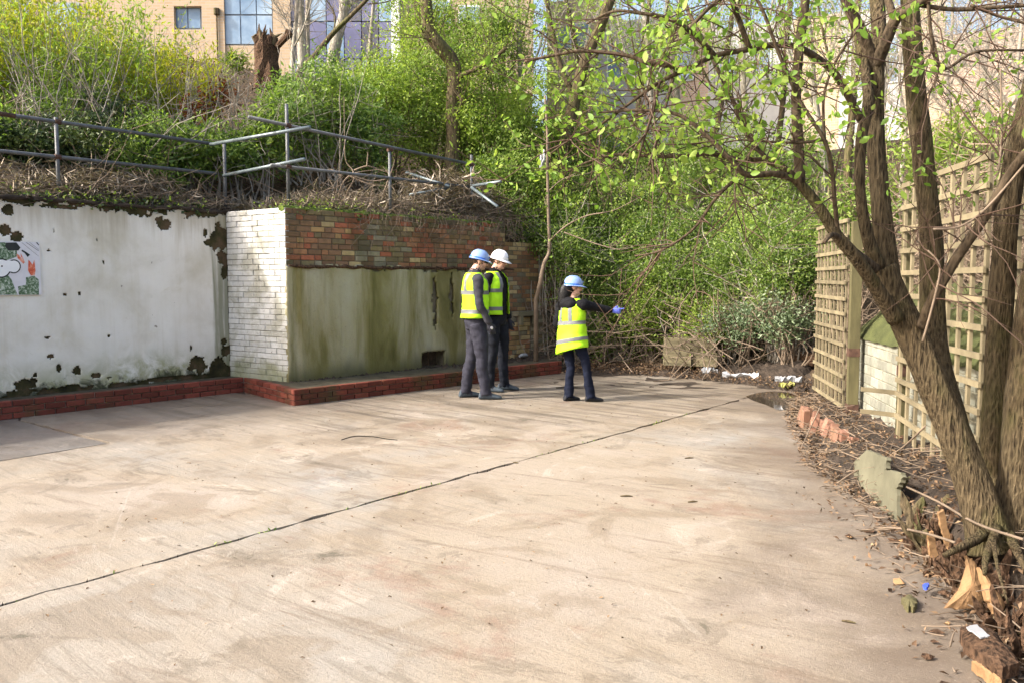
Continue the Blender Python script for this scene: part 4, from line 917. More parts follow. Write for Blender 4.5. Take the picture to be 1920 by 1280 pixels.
# ------------------------------------------------------------------ shrubs and trees on the bank
def base_at(px, Y):
    X = (px - 960) / FPX * Y; return X, Y, gz1(X, Y)
def shrub(name, label, cat, group, px, Y, wpx, ytop, n, size, leaf, bark, seed, clumps=60, spread=.12, dpt=.8, ybot=None, stems=10, aspect=.45, up=.5, zb=None, shell=.45):
    X, Y, z = base_at(px, Y); z = z if zb is None else zb
    top = at(px, ytop, Y).z; bot = z + .05 if ybot is None else at(px, ybot, Y).z
    rx = wpx / 2 * Y / FPX; rz = max(.25, (top - bot) / 2); c = (X, Y, bot + rz)
    t = thing(name, (X, Y, z), label, cat, group)
    P, q, tint = crown_pts(c, (rx * .88, rx * dpt, rz * .92), n, clumps, spread, seed, shell)
    leaf_obj("crown", P, size, LF[leaf], t, seed, tint, aspect=aspect, up=up)
    r = random.Random(seed); mb = MB()
    for k in range(stems):
        e = Vector(q[r.randrange(len(q))]); b = Vector((X + r.gauss(0, rx * .15), Y + r.gauss(0, .12), z - .05)); m = b.lerp(e, .5) + Vector((r.gauss(0, .12), r.gauss(0, .12), r.uniform(0, .2)))
        Pp = smooth_path([b, m, e], 4); mb.tube(Pp, list(np.linspace(.016, .004, len(Pp))), 5, False)
    for k in range(stems * 5):
        e = Vector(q[r.randrange(len(q))]); mb.tube(stick_path(e, (r.gauss(0, 1), r.gauss(0, 1), r.gauss(.5, .8)), r.uniform(.25, .9), .2, r, 4), [.007, .006, .005, .003, .002], 3, False)
    tag(mb.build("stem", bark, t), kind='stuff'); return t
def shoots(name, label, cat, group, px, Y, wpx, ytop, n_sh, per, size, leaf, bark, seed, lean=.28):
    X, Y, z = base_at(px, Y); top = at(px, ytop, Y).z; H = top - z; w_ = wpx / 2 * Y / FPX
    t = thing(name, (X, Y, z), label, cat, group); r = random.Random(seed); mb = MB(); LPs = []; tn = []
    for k in range(n_sh):
        bx, by = X + r.gauss(0, w_ * .38), Y + r.gauss(0, w_ * .35); h = H * r.uniform(.5, 1.04); d_ = Vector((r.gauss(0, lean), r.gauss(0, lean), 1))
        P = stick_path((bx, by, gz1(bx, by) - .05), d_, h, .055, r, 8); mb.tube(P, list(np.linspace(.008, .002, len(P))), 4, False); tt = r.uniform(.25, .8)
        for j in range(int(per * r.uniform(.5, 1.4))):
            u = r.uniform(.12, 1) ** .8 * 8; i = min(7, int(u)); p = P[i].lerp(P[i + 1], u - i); s = .05 + .10 * (1 - u / 8)
            LPs.append((p.x + r.gauss(0, s), p.y + r.gauss(0, s), p.z + r.gauss(0, s))); tn.append(tt)
    leaf_obj("crown", np.array(LPs), size, LF[leaf], t, seed, np.array(tn), aspect=.34, up=.3, axis=np.array([0, 0, .7]))
    tag(mb.build("stem", bark, t), kind='stuff'); return t
GY = "yellow-green shrubs on top of the bank"
k = 0
LBL = iter(['yellow-green leafy shrub above the rusty end of the railing', 'upright yellow-green shrub of leafy shoots high on the bank', 'upright yellow-green shrub of leafy shoots high on the bank', 'upright yellow-green shrub of leafy shoots high on the bank', 'tall yellow-green shrub towering over the dark brambles', 'upright yellow-green shrub of leafy shoots high on the bank', "yellow-green shrub beside the tan building's window", 'last yellow-green shrub before the russet leaves', 'upright yellow-green shrub of leafy shoots high on the bank'])
for px, Y, wp, yt in [(-60, 11.8, 230, -40), (30, 12.6, 190, -60), (105, 12.2, 170, -10), (60, 13.6, 200, -70), (160, 13.3, 180, -50), (225, 12.8, 170, 0), (290, 13.4, 150, 30), (335, 14.0, 90, 60), (250, 14.2, 150, -40)]:
    k += 1; shoots("willow_shrub", next(LBL), "shrub", GY, px, Y, wp, yt, 70, 66, .085, 'yellow' if k % 3 else 'lime', M_TWIGG, 200 + k)
LBL = iter(['dark bramble bush at the first railing post', 'dark bramble bush behind the middle of the grey railing', 'green bramble bush next to the low laurels', 'green bramble bush under the rusty sleeve of the railing', 'green bramble bush at the foot of the yellow shrubs', "dark bramble bush below the building's window shrub"])
for px, Y, wp, yt, lf in [(40, 10.9, 200, 215, 'ivy'), (150, 11.2, 190, 205, 'ivy'), (250, 11.6, 170, 215, 'mid'), (-40, 10.6, 160, 190, 'mid'), (110, 11.7, 180, 165, 'mid'), (210, 12.0, 170, 170, 'ivy')]:
    k += 1; shrub("bramble_bush", next(LBL), "bush", "bramble bushes behind the railing", px, Y, wp, yt, 5200, .065, lf, M_TWIG, 220 + k, 60, .11, .7)
LBL = iter(['small glossy laurel under the russet leaves', 'smallest glossy laurel beside the dark brambles', 'glossy laurel behind the corner railing post', 'glossy laurel behind the crossing tube ends', 'tall glossy laurel climbing towards the stump'])
for px, Y, wp, yt, yb, n in [(345, 12.2, 110, 232, 330, 3000), (300, 11.9, 90, 255, 330, 2200), (400, 12.6, 110, 238, 335, 3000), (455, 13.0, 100, 240, 335, 2600), (505, 13.2, 100, 205, 330, 2800)]:
    k += 1; shrub("laurel_shrub", next(LBL), "shrub", "glossy laurels behind the railing", px, Y, wp, yt, n, .10, 'glossy' if k % 2 else 'mid', M_TWIGG, 240 + k, 50, .12, .7, yb, aspect=.36)
LBL = iter(['tall green shrub behind the crossing steel tubes', 'tallest leafy green shrub behind the dead bush', 'tall green shrub at the second railing post', 'green shrub below the broken stump', 'green shrub at the foot of the pale bare trees'])
for px, Y, wp, yt, yb, n in [(565, 13.7, 120, 130, 340, 4000), (625, 14.1, 130, 100, 340, 4600), (690, 14.4, 130, 150, 345, 4400), (545, 15.0, 110, 135, 250, 2600), (615, 15.4, 120, 110, 230, 3000)]:
    k += 1; shrub("privet_shrub", next(LBL), "shrub", "tall green shrubs above the brick wall", px, Y, wp, yt, n, .085, 'glossy' if k % 2 else 'mid', M_TWIGG, 260 + k, 70, .13, .8, yb, aspect=.38)
LBL = iter(['bushy green hawthorn beneath the white building column', 'bushy green hawthorn around the crooked tree', 'bushy green hawthorn beyond the railing end', 'bushy green hawthorn hanging over the brick wall end', 'sparse hawthorn high behind the crooked tree', 'bushy hawthorn behind the white bag on the sapling', 'low hawthorn in front of the violet cladding', 'green hawthorn crowding the last railing post', 'green hawthorn spilling over the sapling top', 'airy hawthorn before the tan wall beside the white column', 'airy hawthorn before the far end of the tan building'])
for px, Y, wp, yt, yb, n in [(735, 15.4, 190, 60, 330, 9500), (820, 15.8, 190, 50, 350, 10500), (900, 15.6, 180, 110, 400, 10500), (965, 16.2, 190, 120, 420, 10500), (870, 17.2, 260, 10, 240, 8500), (1040, 17.0, 220, 110, 400, 10500), (720, 17.0, 200, 90, 220, 5000), (945, 15.0, 150, 250, 440, 9000), (1015, 15.3, 150, 300, 470, 8000), (805, 17.6, 190, -30, 130, 5500), (935, 17.8, 200, -40, 150, 6000)]:
    k += 1; shrub("hawthorn_bush", next(LBL), "bush", "hawthorns on the bank", px, Y, wp, yt, n, .062, 'lime' if k % 3 else 'mid', M_BARKD, 280 + k, 120, .16, .7, yb, 14, .5)
LBL = iter(['dense green bush overhanging the old brick wall stub', "dense green bush behind the sapling's side branch", 'dense green bush behind the pointing hand', 'dense green bush above the bright low shrub', 'dense green bush rising behind the stacked sleepers', 'dense green bush over the soil heap', 'narrow green bush touching the trellis edge', 'dense dark green bush at the back of the yard', 'dense dark green bush at the back of the yard', 'dense dark green bush at the back of the yard', 'green bush covering the end of the old brick wall stub', 'small green bush drooping over the old brick wall stub', 'leafy bush reaching the ground behind the pointing person', 'leafy bush between the pointing person and the red ledge', 'leafy bush just above the stacked sleepers', 'leafy bush between the sleepers and the soil heap', 'leafy bush at the corner of the trellis'])
for px, Y, wp, yt, yb, n in [(1000, 16.0, 190, 330, 560, 12000), (1090, 15.9, 210, 300, 560, 14000), (1180, 15.6, 210, 320, 600, 14000), (1270, 15.2, 210, 330, 640, 14000), (1360, 14.6, 210, 330, 640, 14000), (1440, 13.6, 190, 340, 650, 12000), (1500, 12.9, 150, 360, 640, 8000), (1150, 16.6, 260, 190, 400, 10500), (1290, 16.2, 280, 210, 420, 10500), (1430, 15.4, 260, 230, 420, 9500), (1075, 14.5, 110, 400, 570, 5500), (1020, 14.9, 90, 420, 480, 2600), (1160, 14.7, 150, 430, 670, 6500), (1090, 14.8, 100, 500, 680, 3000), (1265, 14.2, 140, 430, 640, 6000), (1370, 13.6, 150, 430, 620, 6000), (1460, 12.8, 130, 440, 600, 5000)]:
    k += 1; shrub("hedge_bush", next(LBL), "bush", "dense bushes at the back of the yard", px, Y, wp, yt, n, .058, 'dense' if k % 3 else 'mid', M_TWIGG, 300 + k, 130, .15, .55, yb, 14, .5)
for px, Y, wp, yt, yb, n, lf, lb in [(1215, 14.3, 130, 520, 665, 4200, 'lime', "bright yellow-green low shrub beside the stacked sleepers"), (1110, 14.7, 130, 590, 690, 3000, 'mid', "thin leafy shrub rising behind the stone"), (1330, 13.6, 150, 545, 650, 3800, 'lime', "lime green shrub behind the stacked sleepers"),
        (1400, 12.9, 150, 550, 650, 3000, 'silver', "grey-green bramble bush over the soil heap"), (1480, 12.3, 120, 560, 650, 2200, 'silver', "grey-green bramble sprawling next to the trellis")]:
    k += 1; shrub("low_shrub", lb, "shrub", None, px, Y, wp, yt, n, .055, lf, M_TWIG, 330 + k, 50, .12, .6, yb, 16, .5)
# behind the trellis
for px, Y, wp, yt, yb, n, lf in [(1700, 10.5, 260, 250, 420, 2200, 'mid'), (1800, 9.5, 260, 210, 330, 1800, 'lime'), (1590, 11.5, 160, 330, 520, 2600, 'mid'), (1880, 8.4, 220, 250, 380, 1200, 'mid')]:
    k += 1; shrub("thicket_shrub", "thin leafy shrub growing behind the trellis", "shrub", "shrubs behind the trellis", px, Y, wp, yt, n, .075, lf, M_TWIG, 350 + k, 60, .16, .7, yb, 20, .42)
r = random.Random(61); mb = MB()
for i in range(2100):
    y = r.uniform(4.0, 11.5); q = trel(y) + Vector((.45 + r.random() ** 1.3 * 1.9, 0, 0)); z = gz1(q.x, q.y) + r.random() ** 1.5 * 1.5; a = r.uniform(0, 6.3)
    L = r.uniform(.3, 1.1); P = stick_path((q.x, q.y, z), (math.cos(a), math.sin(a), r.gauss(.1, .6)), L, .1, r, 3)
    P = [p for p in P if p.x > 2.14 + .17 * p.y + .08]
    if len(P) > 1: mb.tube(P, r.uniform(.002, .006), 3, False)
tag(mb.build("bramble_thicket", M_TWIG), "tangle of dry tan bramble canes behind the trellis", "brambles", kind='stuff')
# hedge-foot tangle of bare stems under the bushes
mb = MB()
for i in range(700):
    px = r.uniform(1000, 1540); Y = r.uniform(12.4, 15) if px > 1250 else r.uniform(13.9, 15.2); X = (px - 960) / FPX * Y; z = gz1(X, Y) + r.random() * .9
    P = stick_path((X, Y, max(z, .02)), (r.gauss(0, 1), r.gauss(0, .7), r.gauss(.2, .8)), r.uniform(.3, 1.2), .16, r, 4); P = [Vector((p.x, p.y, max(p.z, .015))) for p in P]; mb.tube(P, r.uniform(.003, .009), 4, False)
tag(mb.build("bare_stems", M_TWIG), "tangled bare stems at the foot of the bushes", "stems", kind='stuff')

# leafless shrubs whose long pale stems arch through the bank's greenery
for i, (px, Y, wp, yt) in enumerate([(140, 11.4, 260, 60), (240, 11.8, 260, 40), (330, 12.6, 220, 70), (60, 11.0, 220, 90), (450, 13.6, 160, 110), (620, 13.6, 180, 90)]):
    X, Y, z = base_at(px, Y); H_ = at(px, yt, Y).z - z; t = thing("bare_shrub", (X, Y, z), ["bare pale-stemmed shrub among the brambles", "bare pale-stemmed shrub below the building's window", "bare arching shrub next to the russet leaves", "bare pale-stemmed shrub near the rusty sleeve", "bare thin shrub below the stump", "bare thin shrub beside the tall green shrubs"][i], "shrub")
    rq = random.Random(500 + i); mb = MB(); tw = []; tp = []
    for q in range(13):
        P = stick_path((X + rq.gauss(0, .15), Y + rq.gauss(0, .1), z - .05), (rq.gauss(0, .55), rq.gauss(-.1, .3), 1), H_ * rq.uniform(.7, 1.25), .13, rq, 8); mb.tube(P, list(np.linspace(.011, .003, len(P))), 4, False); grow(P[2:], 4, (.2, .7), .0045, rq, tw, tp, .3, 0, .6)
    for P, r0 in tw: mb.tube(P, list(np.linspace(r0, r0 * .4, len(P))), 3, False)
    tag(mb.build("stem", M_TWIGG, t), kind='stuff')
# dry grass thatch, ivy and leaf litter on the bank edge
def thatch(name, spots, n, label, seed, mat=M_STRAW):
    rs = np.random.RandomState(seed); P = []
    for (px, Y, sx, sy, h), m in zip(spots, np.array([s[5] if len(s) > 5 else 1 for s in spots], float)):
        c = n // len(spots); x = (px - 960) / FPX * Y + rs.normal(0, sx, c); y = Y + rs.normal(0, sy, c); z = ground(x, y, False) + rs.uniform(0, 1, c) ** 1.6 * h; P.append(np.stack([x, y, z], 1)[ground(x, y, False) > 1.8])
    P = np.concatenate(P); o = leaf_obj(name, P, .22, mat, None, seed, org=tuple(P.mean(0)), aspect=.022, up=.9, fold=.1, droop=.25)
    return tag(o, label, "dry grass", kind='stuff')
thatch("dry_grass", [(s[0], s[1], .55, .28, s[2]) for s in [(60, 10.3, .25), (150, 10.55, .4), (220, 10.9, .5), (270, 11.2, .35), (330, 11.6, .18), (10, 9.9, .15), (400, 12.1, .15)]], 24000, "matted dry grass behind the white wall top", 3)
thatch("dry_grass", [(s[0], s[1], .4, .25, s[2]) for s in [(700, 12.7, .15), (760, 13.1, .3), (830, 13.5, .6), (880, 13.8, .85), (920, 14.2, .7), (620, 12.2, .1), (560, 11.7, .1)]], 26000, "matted dry grass around the railing end", 4)
rs = np.random.RandomState(8); s = rs.uniform(-5.5, .1, 2600); b = rs.uniform(-.06, .75, 2600); x = Q.x + dL.x * s - nL.x * b; y = Q.y + dL.y * s - nL.y * b; z = np.maximum(ground(x, y, False), 2.42) + rs.uniform(0, .16, 2600)
P1 = np.stack([x, y, z], 1); s = rs.uniform(0, 5.3, 2200); b = rs.uniform(-.04, .7, 2200); x = P0.x + dA.x * s - nA.x * b; y = P0.y + dA.y * s - nA.y * b; z = np.maximum(ground(x, y, False), 2.40 - .1 * (s > 4.3)) + rs.uniform(0, .15, 2200); P2 = np.stack([x, y, z], 1)
P1 = P1[vnoise(P1[:, 0], P1[:, 1], 1.6, 4) > -.15]; P2 = P2[vnoise(P2[:, 0], P2[:, 1], 1.6, 4) > -.1]
tag(leaf_obj("ivy", P1, .055, LF['ivy'], None, 8, org=tuple(P1.mean(0)), aspect=.8, up=.8), "dark ivy creeping along the white wall top", "ivy", kind='stuff')
rw = np.random.RandomState(91); wd = np.concatenate([P1[rw.uniform(size=len(P1)) < .55], P2[rw.uniform(size=len(P2)) < .5]]) + rw.normal(0, .07, (1, 3)) * 0 + np.array([0, 0, .06])
wd = wd + rw.normal(0, .06, wd.shape) * np.array([1, 1, .6])
tag(leaf_obj("weeds", wd, .045, LF['lime'], None, 14, org=tuple(wd.mean(0)), aspect=.55, up=.8), "small bright weeds sprouting along the wall tops", "weeds", kind='stuff')
tag(leaf_obj("ivy", P2, .05, LF['ivy'], None, 9, org=tuple(P2.mean(0)), aspect=.8, up=.8), "dark ivy creeping along the brick wall top", "ivy", kind='stuff')
n = 9000; px = rs.uniform(-100, 1000, n); Y = rs.uniform(10, 20, n); x = (px - 960) / FPX * Y; z = ground(x, Y, False); m_ = z > 2.3; P = np.stack([x, Y, z + .07 + rs.uniform(0, .05, n)], 1)[m_]
tag(leaf_obj("leaf_litter", P, .075, LF['litter'], None, 10, org=tuple(P.mean(0)), up=1.5), "dead leaves scattered over the bank", "leaves", kind='stuff')
# trailing bare stems on the wall tops
mb = MB(); r = random.Random(71)
for i in range(620):
    if i < 260: s = r.uniform(-5, .2); p = Q + dL * s - nL * r.uniform(.0, .6); d_ = dL * r.choice([-1, 1]) + nL * r.gauss(.1, .4)
    else: s = r.uniform(.2, 5.2); p = P0 + dA * s - nA * r.uniform(.05, .6); d_ = dA * r.choice([-1, 1]) + nA * r.gauss(.15, .4)
    p.z = 2.5 + r.uniform(.0, .25); P = stick_path(p, d_ + Vector((0, 0, r.gauss(.1, .4))), r.uniform(.3, 1.1), .16, r, 6); mb.tube(P, list(np.linspace(r.uniform(.003, .006), .0015, len(P))), 4, False)
for i in range(75):
    p = P0 + dA * r.uniform(1.2, 4.6) - nA * .02 + Vector((0, 0, 2.52)); P = [p, p + nA * .1 + Vector((0, 0, .05)), p + nA * .16 + dA * r.gauss(0, .1) + Vector((0, 0, -.12)), p + nA * .15 + dA * r.gauss(0, .2) + Vector((0, 0, -r.uniform(.2, .55)))]; mb.tube(smooth_path(P, 3), .003, 4, False)
tag(mb.build("trailing_stems", M_TWIG), "bare trailing stems along the wall tops", "stems", kind='stuff')
# pale dead bush with forked limbs caught on the lower rail
db = thing("dead_bush", tuple(at(690, 385, 12.6)), "pale dead bush with forked branches tangled in the railing", "bush"); mb = MB()
for pts_ in [[(632, 385), (640, 350), (655, 330), (680, 322), (720, 318)], [(642, 392), (652, 360), (664, 335), (660, 318), (648, 300), (646, 250), (645, 180)], [(664, 320), (690, 312), (720, 322), (745, 318)], [(640, 330), (620, 318), (612, 322)], [(688, 312), (690, 285)], [(660, 330), (700, 340), (750, 330), (780, 320)], [(720, 360), (735, 320), (740, 300)], [(655, 330), (690, 345), (730, 350)]]:
    mb.tube(smooth_path([at(a, b, 12.55 + r.uniform(-.05, .05)) for a, b in pts_], 4), list(np.linspace(.014, .004, (len(pts_) - 1) * 4 + 1)), 5, False)
tag(mb.build("branch", M_TWIG, db), kind='stuff')
# russet dead-leaved shrub
for px, Y, wp, yt, yb, n in [(418, 14.2, 70, 155, 205, 420), (375, 13.2, 60, 200, 240, 280), (350, 15.0, 90, 120, 160, 160)]:
    k += 1; shrub("russet_shrub", "low shrub holding russet brown dead leaves on the bank", "shrub", "russet shrubs on the bank", px, Y, wp, yt, n, .09, 'russet', M_TWIGG, 370 + k, 16, .12, .7, yb, 8)
k += 1; shrub("grass_tuft", "bright green grass tuft by the broken stump", "grass tuft", None, 455, 17.2, 34, 112, 420, .16, 'lime', M_TWIGG, 370 + k, 10, .1, .7, 138, 3, .06)
# broken stump
X, Y, z = base_at(500, 16.8); stp = thing("broken_stump", (X, Y, z), "dark jagged broken tree stump on top of the bank", "stump")
mb = MB(); mb.tube([at(503, 168, 16.8), at(502, 140, 16.8), at(500, 115, 16.8), at(500, 92, 16.8), at(498, 72, 16.8)], [.28, .24, .22, .25, .2], 14, True, .5, 1, 3)
mb.build("trunk", M_ROT, stp)
r = random.Random(8)
for i in range(13):
    a = i * .48; b = at(498 + 15 * math.cos(a), 85, 16.8 + .17 * math.sin(a)); m_ = MB(); m_.tube([b, b + Vector((r.gauss(0, .05), 0, .15)), b + Vector((r.gauss(0, .07), 0, r.uniform(.2, .42)))], [.06, .045, .008], 6, True, .4, 1, i); m_.build("splinter", M_ROT if i % 3 else M_BARKD, stp)
m_ = MB(); m_.tube(smooth_path([at(520, 88, 16.7), at(535, 72, 16.6), at(543, 64, 16.6), at(536, 60, 16.6)]), .06, 8, True, .3); m_.build("broken_limb", M_ROT, stp)

# trees --------------------------------------------------------------------
def tree_px(name, label, group, trunk, rad, bark, limbs, leaf=None, nleaf=0, size=.07, seed=0, side=14, Lr=(.5, 1.4), depth=1, tw_r=.009, twm=None, spread=.6, up_=.5, frac=.6):
    P = smooth_path([at(*p) for p in trunk], 5); b = P[0]; z = gz1(b.x, b.y); t = thing(name, (b.x, b.y, min(z, b.z)), label, "tree", group)
    if b.z > z - .05: P = [Vector((b.x, b.y, z - .1))] + P
    m_ = MB(); m_.tube(P, lerp_list(rad, len(P)), 12, True, .15, 1, seed); m_.build("trunk", bark, t, True); al = [P]
    for lm, r0, r1 in limbs:
        q = smooth_path([at(*p) for p in lm], 5); m_ = MB(); m_.tube(q, list(np.linspace(r0, r1, len(q))), 8, True, .12, 1, seed); m_.build("limb", bark, t, True); al.append(q)
    r = random.Random(seed); tw = []; tips = []
    for q in al: grow(q[len(q) // 3:] if q is P else q, side, Lr, tw_r, r, tw, tips, up_, depth, spread)
    mb = MB()
    for q, r0 in tw: mb.tube(q, list(np.linspace(r0, r0 * .3, len(q))), 4, False)
    tag(mb.build("twigs", twm or bark, t), kind='stuff')
    if leaf:
        L = [];
        while len(L) < nleaf: q = tips[r.randrange(len(tips))]; p = q[r.randrange(2, len(q))]; L.append((p.x + r.gauss(0, .08), p.y + r.gauss(0, .08), p.z + r.gauss(0, .08)))
        leaf_obj("crown", np.array(L), size, LF[leaf], t, seed, up=.5, aspect=.5)
    return t
GP = "pale bare trees in front of the blue building"
LPT = "pale slender bare tree in front of the blue clad building"
tree_px("bare_tree", LPT, GP, [(548, 140, 18.5), (550, 90, 18.5), (556, 30, 18.5), (562, -60, 18.5)], [.06, .05, .045, .04], M_BARKP, [([(551, 90, 18.5), (570, 50, 18.3), (590, -20, 18.2)], .02, .012), ([(553, 60, 18.5), (530, 30, 18.5), (505, -10, 18.4)], .018, .01)], seed=1, side=18, twm=M_TWIGG)
tree_px("bare_tree", LPT, GP, [(567, 140, 19.5), (566, 80, 19.5), (563, 20, 19.5), (560, -60, 19.5)], [.12, .11, .10, .09], M_BARKP, [], seed=2, side=18, twm=M_TWIGG)
tree_px("bare_tree", LPT, GP, [(578, 130, 20), (576, 60, 20), (580, -60, 20)], [.07, .06, .055], M_BARKP, [], seed=3, side=18, twm=M_TWIGG)
tree_px("bare_tree", LPT, GP, [(622, 130, 19.2), (632, 70, 19.2), (645, 20, 19.2), (640, -60, 19.2)], [.15, .13, .11, .1], M_BARKP, [([(640, 40, 19.2), (655, 10, 19.2), (675, -40, 19.1)], .05, .04)], seed=4, side=18, twm=M_TWIGG)
tree_px("bare_tree", "thin pale tree with a few lime leaves beside the white column", GP, [(690, 150, 18.8), (694, 80, 18.8), (700, 10, 18.8), (702, -60, 18.8)], [.05, .045, .04, .04], M_BARKP, [], 'lime', 900, .06, 5, side=18, twm=M_TWIGG)
tree_px("leaning_tree", "dark leaning bare bough crossing the blue building", None, [(560, 135, 16.6), (590, 105, 16.5), (625, 62, 16.4), (660, 28, 16.3), (692, -5, 16.2), (720, -40, 16.1)], [.06, .055, .05, .04, .035, .03], M_BARKD, [([(626, 60, 16.4), (628, 30, 16.4), (615, 5, 16.4), (600, -10, 16.4)], .018, .01), ([(690, 8, 16.2), (720, 5, 16.2), (750, -6, 16.2)], .014, .008)], seed=6, side=6, tw_r=.006)
tree_px("crooked_tree", "crooked mossy tree rising behind the railing end", None, [(848, 310, 15.2), (850, 250, 15.2), (848, 200, 15.2), (852, 150, 15.2), (846, 115, 15.2), (822, 85, 15.1), (806, 60, 15.1), (800, 20, 15.1), (797, -60, 15.1)], [.15, .13, .12, .13, .13, .13, .12, .11, .10], M_BARKD, [([(850, 150, 15.2), (880, 135, 15.0), (915, 118, 14.9), (950, 90, 14.8)], .05, .03), ([(822, 85, 15.1), (800, 72, 15.0), (790, 62, 15.0)], .05, .02), ([(856, 215, 15.1), (866, 190, 15), (858, 180, 15)], .025, .012)], 'lime', 1400, .06, 7, side=10)
tree_px("leaning_tree", "leaning dark trunk half hidden in the bushes behind the sapling", None, [(1050, 300, 16.4), (1075, 200, 16.3), (1095, 120, 16.2), (1130, 40, 16.1), (1160, -50, 16.0)], [.14, .12, .11, .10, .09], M_BARKD, [([(1080, 190, 16.3), (1050, 120, 16.2), (1030, 30, 16.1), (1020, -40, 16)], .06, .04)], 'lime', 900, .06, 8, side=14, twm=M_TWIGG)
GB = "slim trees behind the yard"; LB = ["slim dark-barked tree with sparse new leaves behind the dense bushes", "slim pale-barked tree with sparse new leaves behind the dense bushes"]
for i, (px, Y, lean) in enumerate([(930, 18.5, 10), (985, 18, -8), (1180, 18, 20), (1235, 17.5, -15), (1330, 17, 25), (1405, 16.5, -10), (1455, 17.5, 14), (1545, 15.5, -18), (1590, 14.5, 10), (1290, 18.5, -20), (1120, 19, -30), (1640, 14.0, 16)]):
    tree_px("slim_tree", LB[i % 2], GB, [(px, 300, Y), (px + lean, 180, Y), (px + lean * 1.4, 80, Y), (px + lean * 2.4, -60, Y)], [.075, .06, .055, .05], M_BARKP if i % 2 else M_BARKD, [([(px + lean, 170, Y), (px + lean + 35, 90, Y - .2), (px + lean + 60, -30, Y - .3)], .03, .018), ([(px + lean, 200, Y), (px + lean - 45, 110, Y - .1), (px + lean - 70, -10, Y - .2)], .028, .015)], 'lime' if i % 3 else 'spring', 1500, .06, 20 + i, side=17, Lr=(.6, 1.8), twm=M_TWIGG, tw_r=.007, depth=1)
for i, (px, Y) in enumerate([(1780, 10.5), (1850, 9.6), (1910, 8.8), (1690, 11.5)]):
    tree_px("twiggy_tree", "fine-twigged almost leafless tree behind the trellis", "bare trees behind the trellis", [(px, 330, Y), (px + 8, 240, Y), (px - 4, 150, Y), (px + 6, 40, Y), (px, -60, Y)], [.03, .027, .022, .018, .014], M_TWIGG, [([(px, 250, Y), (px + 70, 170, Y - .2), (px + 130, 100, Y - .3)], .014, .007), ([(px, 220, Y), (px - 60, 140, Y), (px - 110, 40, Y)], .014, .007), ([(px, 160, Y), (px + 60, 60, Y), (px + 90, -20, Y)], .012, .006)], 'lime', 130, .07, 60 + i, side=26, Lr=(.4, 1.5), depth=2, tw_r=.0048, twm=M_TWIGG, spread=.8, up_=.1)
sp = tree_px("sapling", "thin bare sapling growing from the old brick ledge", None, [(1005, 562, 13.6), (1012, 535, 13.5), (1020, 495, 13.4), (1030, 470, 13.4), (1029, 420, 13.4), (1027, 340, 13.4), (1026, 250, 13.4), (1022, 180, 13.4)], [.04, .035, .03, .028, .026, .024, .02, .016], M_TWIG, [([(1031, 452, 13.4), (1060, 425, 13.2), (1100, 405, 13.0), (1150, 395, 12.8), (1200, 370, 12.6)], .016, .005), ([(1028, 360, 13.4), (1050, 340, 13.3), (1080, 325, 13.2)], .01, .004), ([(1058, 436, 13.2), (1110, 455, 13.0), (1160, 468, 12.8), (1190, 462, 12.7)], .01, .004)], 'spring', 260, .06, 50, side=4, Lr=(.3, .7), tw_r=.005)
m_ = MB(); r = random.Random(4)
for a, b, h in ((1014, 303, .0), (1019, 295, .03)):
    P = smooth_path([at(a + r.gauss(0, 2), b + q, 13.3 - h) for q in (-14, -6, 4, 12, 18)], 3); m_.tube(P, [.02 + .035 * math.sin(i / (len(P) - 1) * 3.14) * r.uniform(.6, 1.2) for i in range(len(P))], 7, True, .6, .5, a)
tag(m_.build("plastic_bag", M_PLAST), "torn white plastic bag caught on the sapling", "bag")

# ------------------------------------------------------------------ litter at the back of the yard
sl_ = thing("sleeper_stack", tuple(gp(1290, 690)), "stack of old mossy timber sleepers under the bushes", "timber stack")
for (x0, x1, y0, y1, Y) in [(1245, 1296, 660, 684, 13.2), (1298, 1345, 662, 686, 13.1), (1246, 1340, 635, 659, 13.3)]:
    a, b = at(x0, y1, Y), at(x1, y0, Y - .15); m_ = MB(); m_.box(Vector((a.x, a.y, max(.0, a.z))), Vector((b.x - a.x, b.y - a.y, 0)), (.02, .2, 0), (0, 0, b.z - max(.0, a.z) - .004)); m_.build("sleeper", M_TIMBER, sl_)
def log(name, pts, r0, r1, mat, label, cat, rough=.2):
    P = smooth_path([gp(a, b, z) for a, b, z in pts], 4); m_ = MB(); m_.tube(P, list(np.linspace(r0, r1, len(P))), 8, True, rough, 1, pts[0][0]); tag(m_.build(name, mat, None, True), label, cat)
log("fallen_branch", [(1178, 691, .05), (1230, 693, .06), (1290, 690, .07), (1342, 682, .12)], .035, .018, M_BARK2, "long brown fallen branch in front of the sleepers", "branch")
log("fallen_branch", [(1240, 699, .04), (1290, 692, .05), (1345, 684, .08)], .025, .014, M_TWIG, "thin tan fallen branch beside the brown one", "branch")
log("fallen_log", [(1450, 672, .25), (1480, 668, .32), (1528, 675, .36)], .10, .09, M_ROT, "rotten log lying over the soil heap", "log", .4)
log("fallen_branch", [(1400, 712, .05), (1440, 690, .15), (1470, 675, .3)], .012, .006, M_TWIG, "bare bent stick on the soil heap", "branch")
log("fallen_branch", [(1482, 707, .1), (1505, 672, .3), (1528, 640, .6)], .014, .008, M_TWIG, "slanting bare stick propped on the trellis foot", "branch")
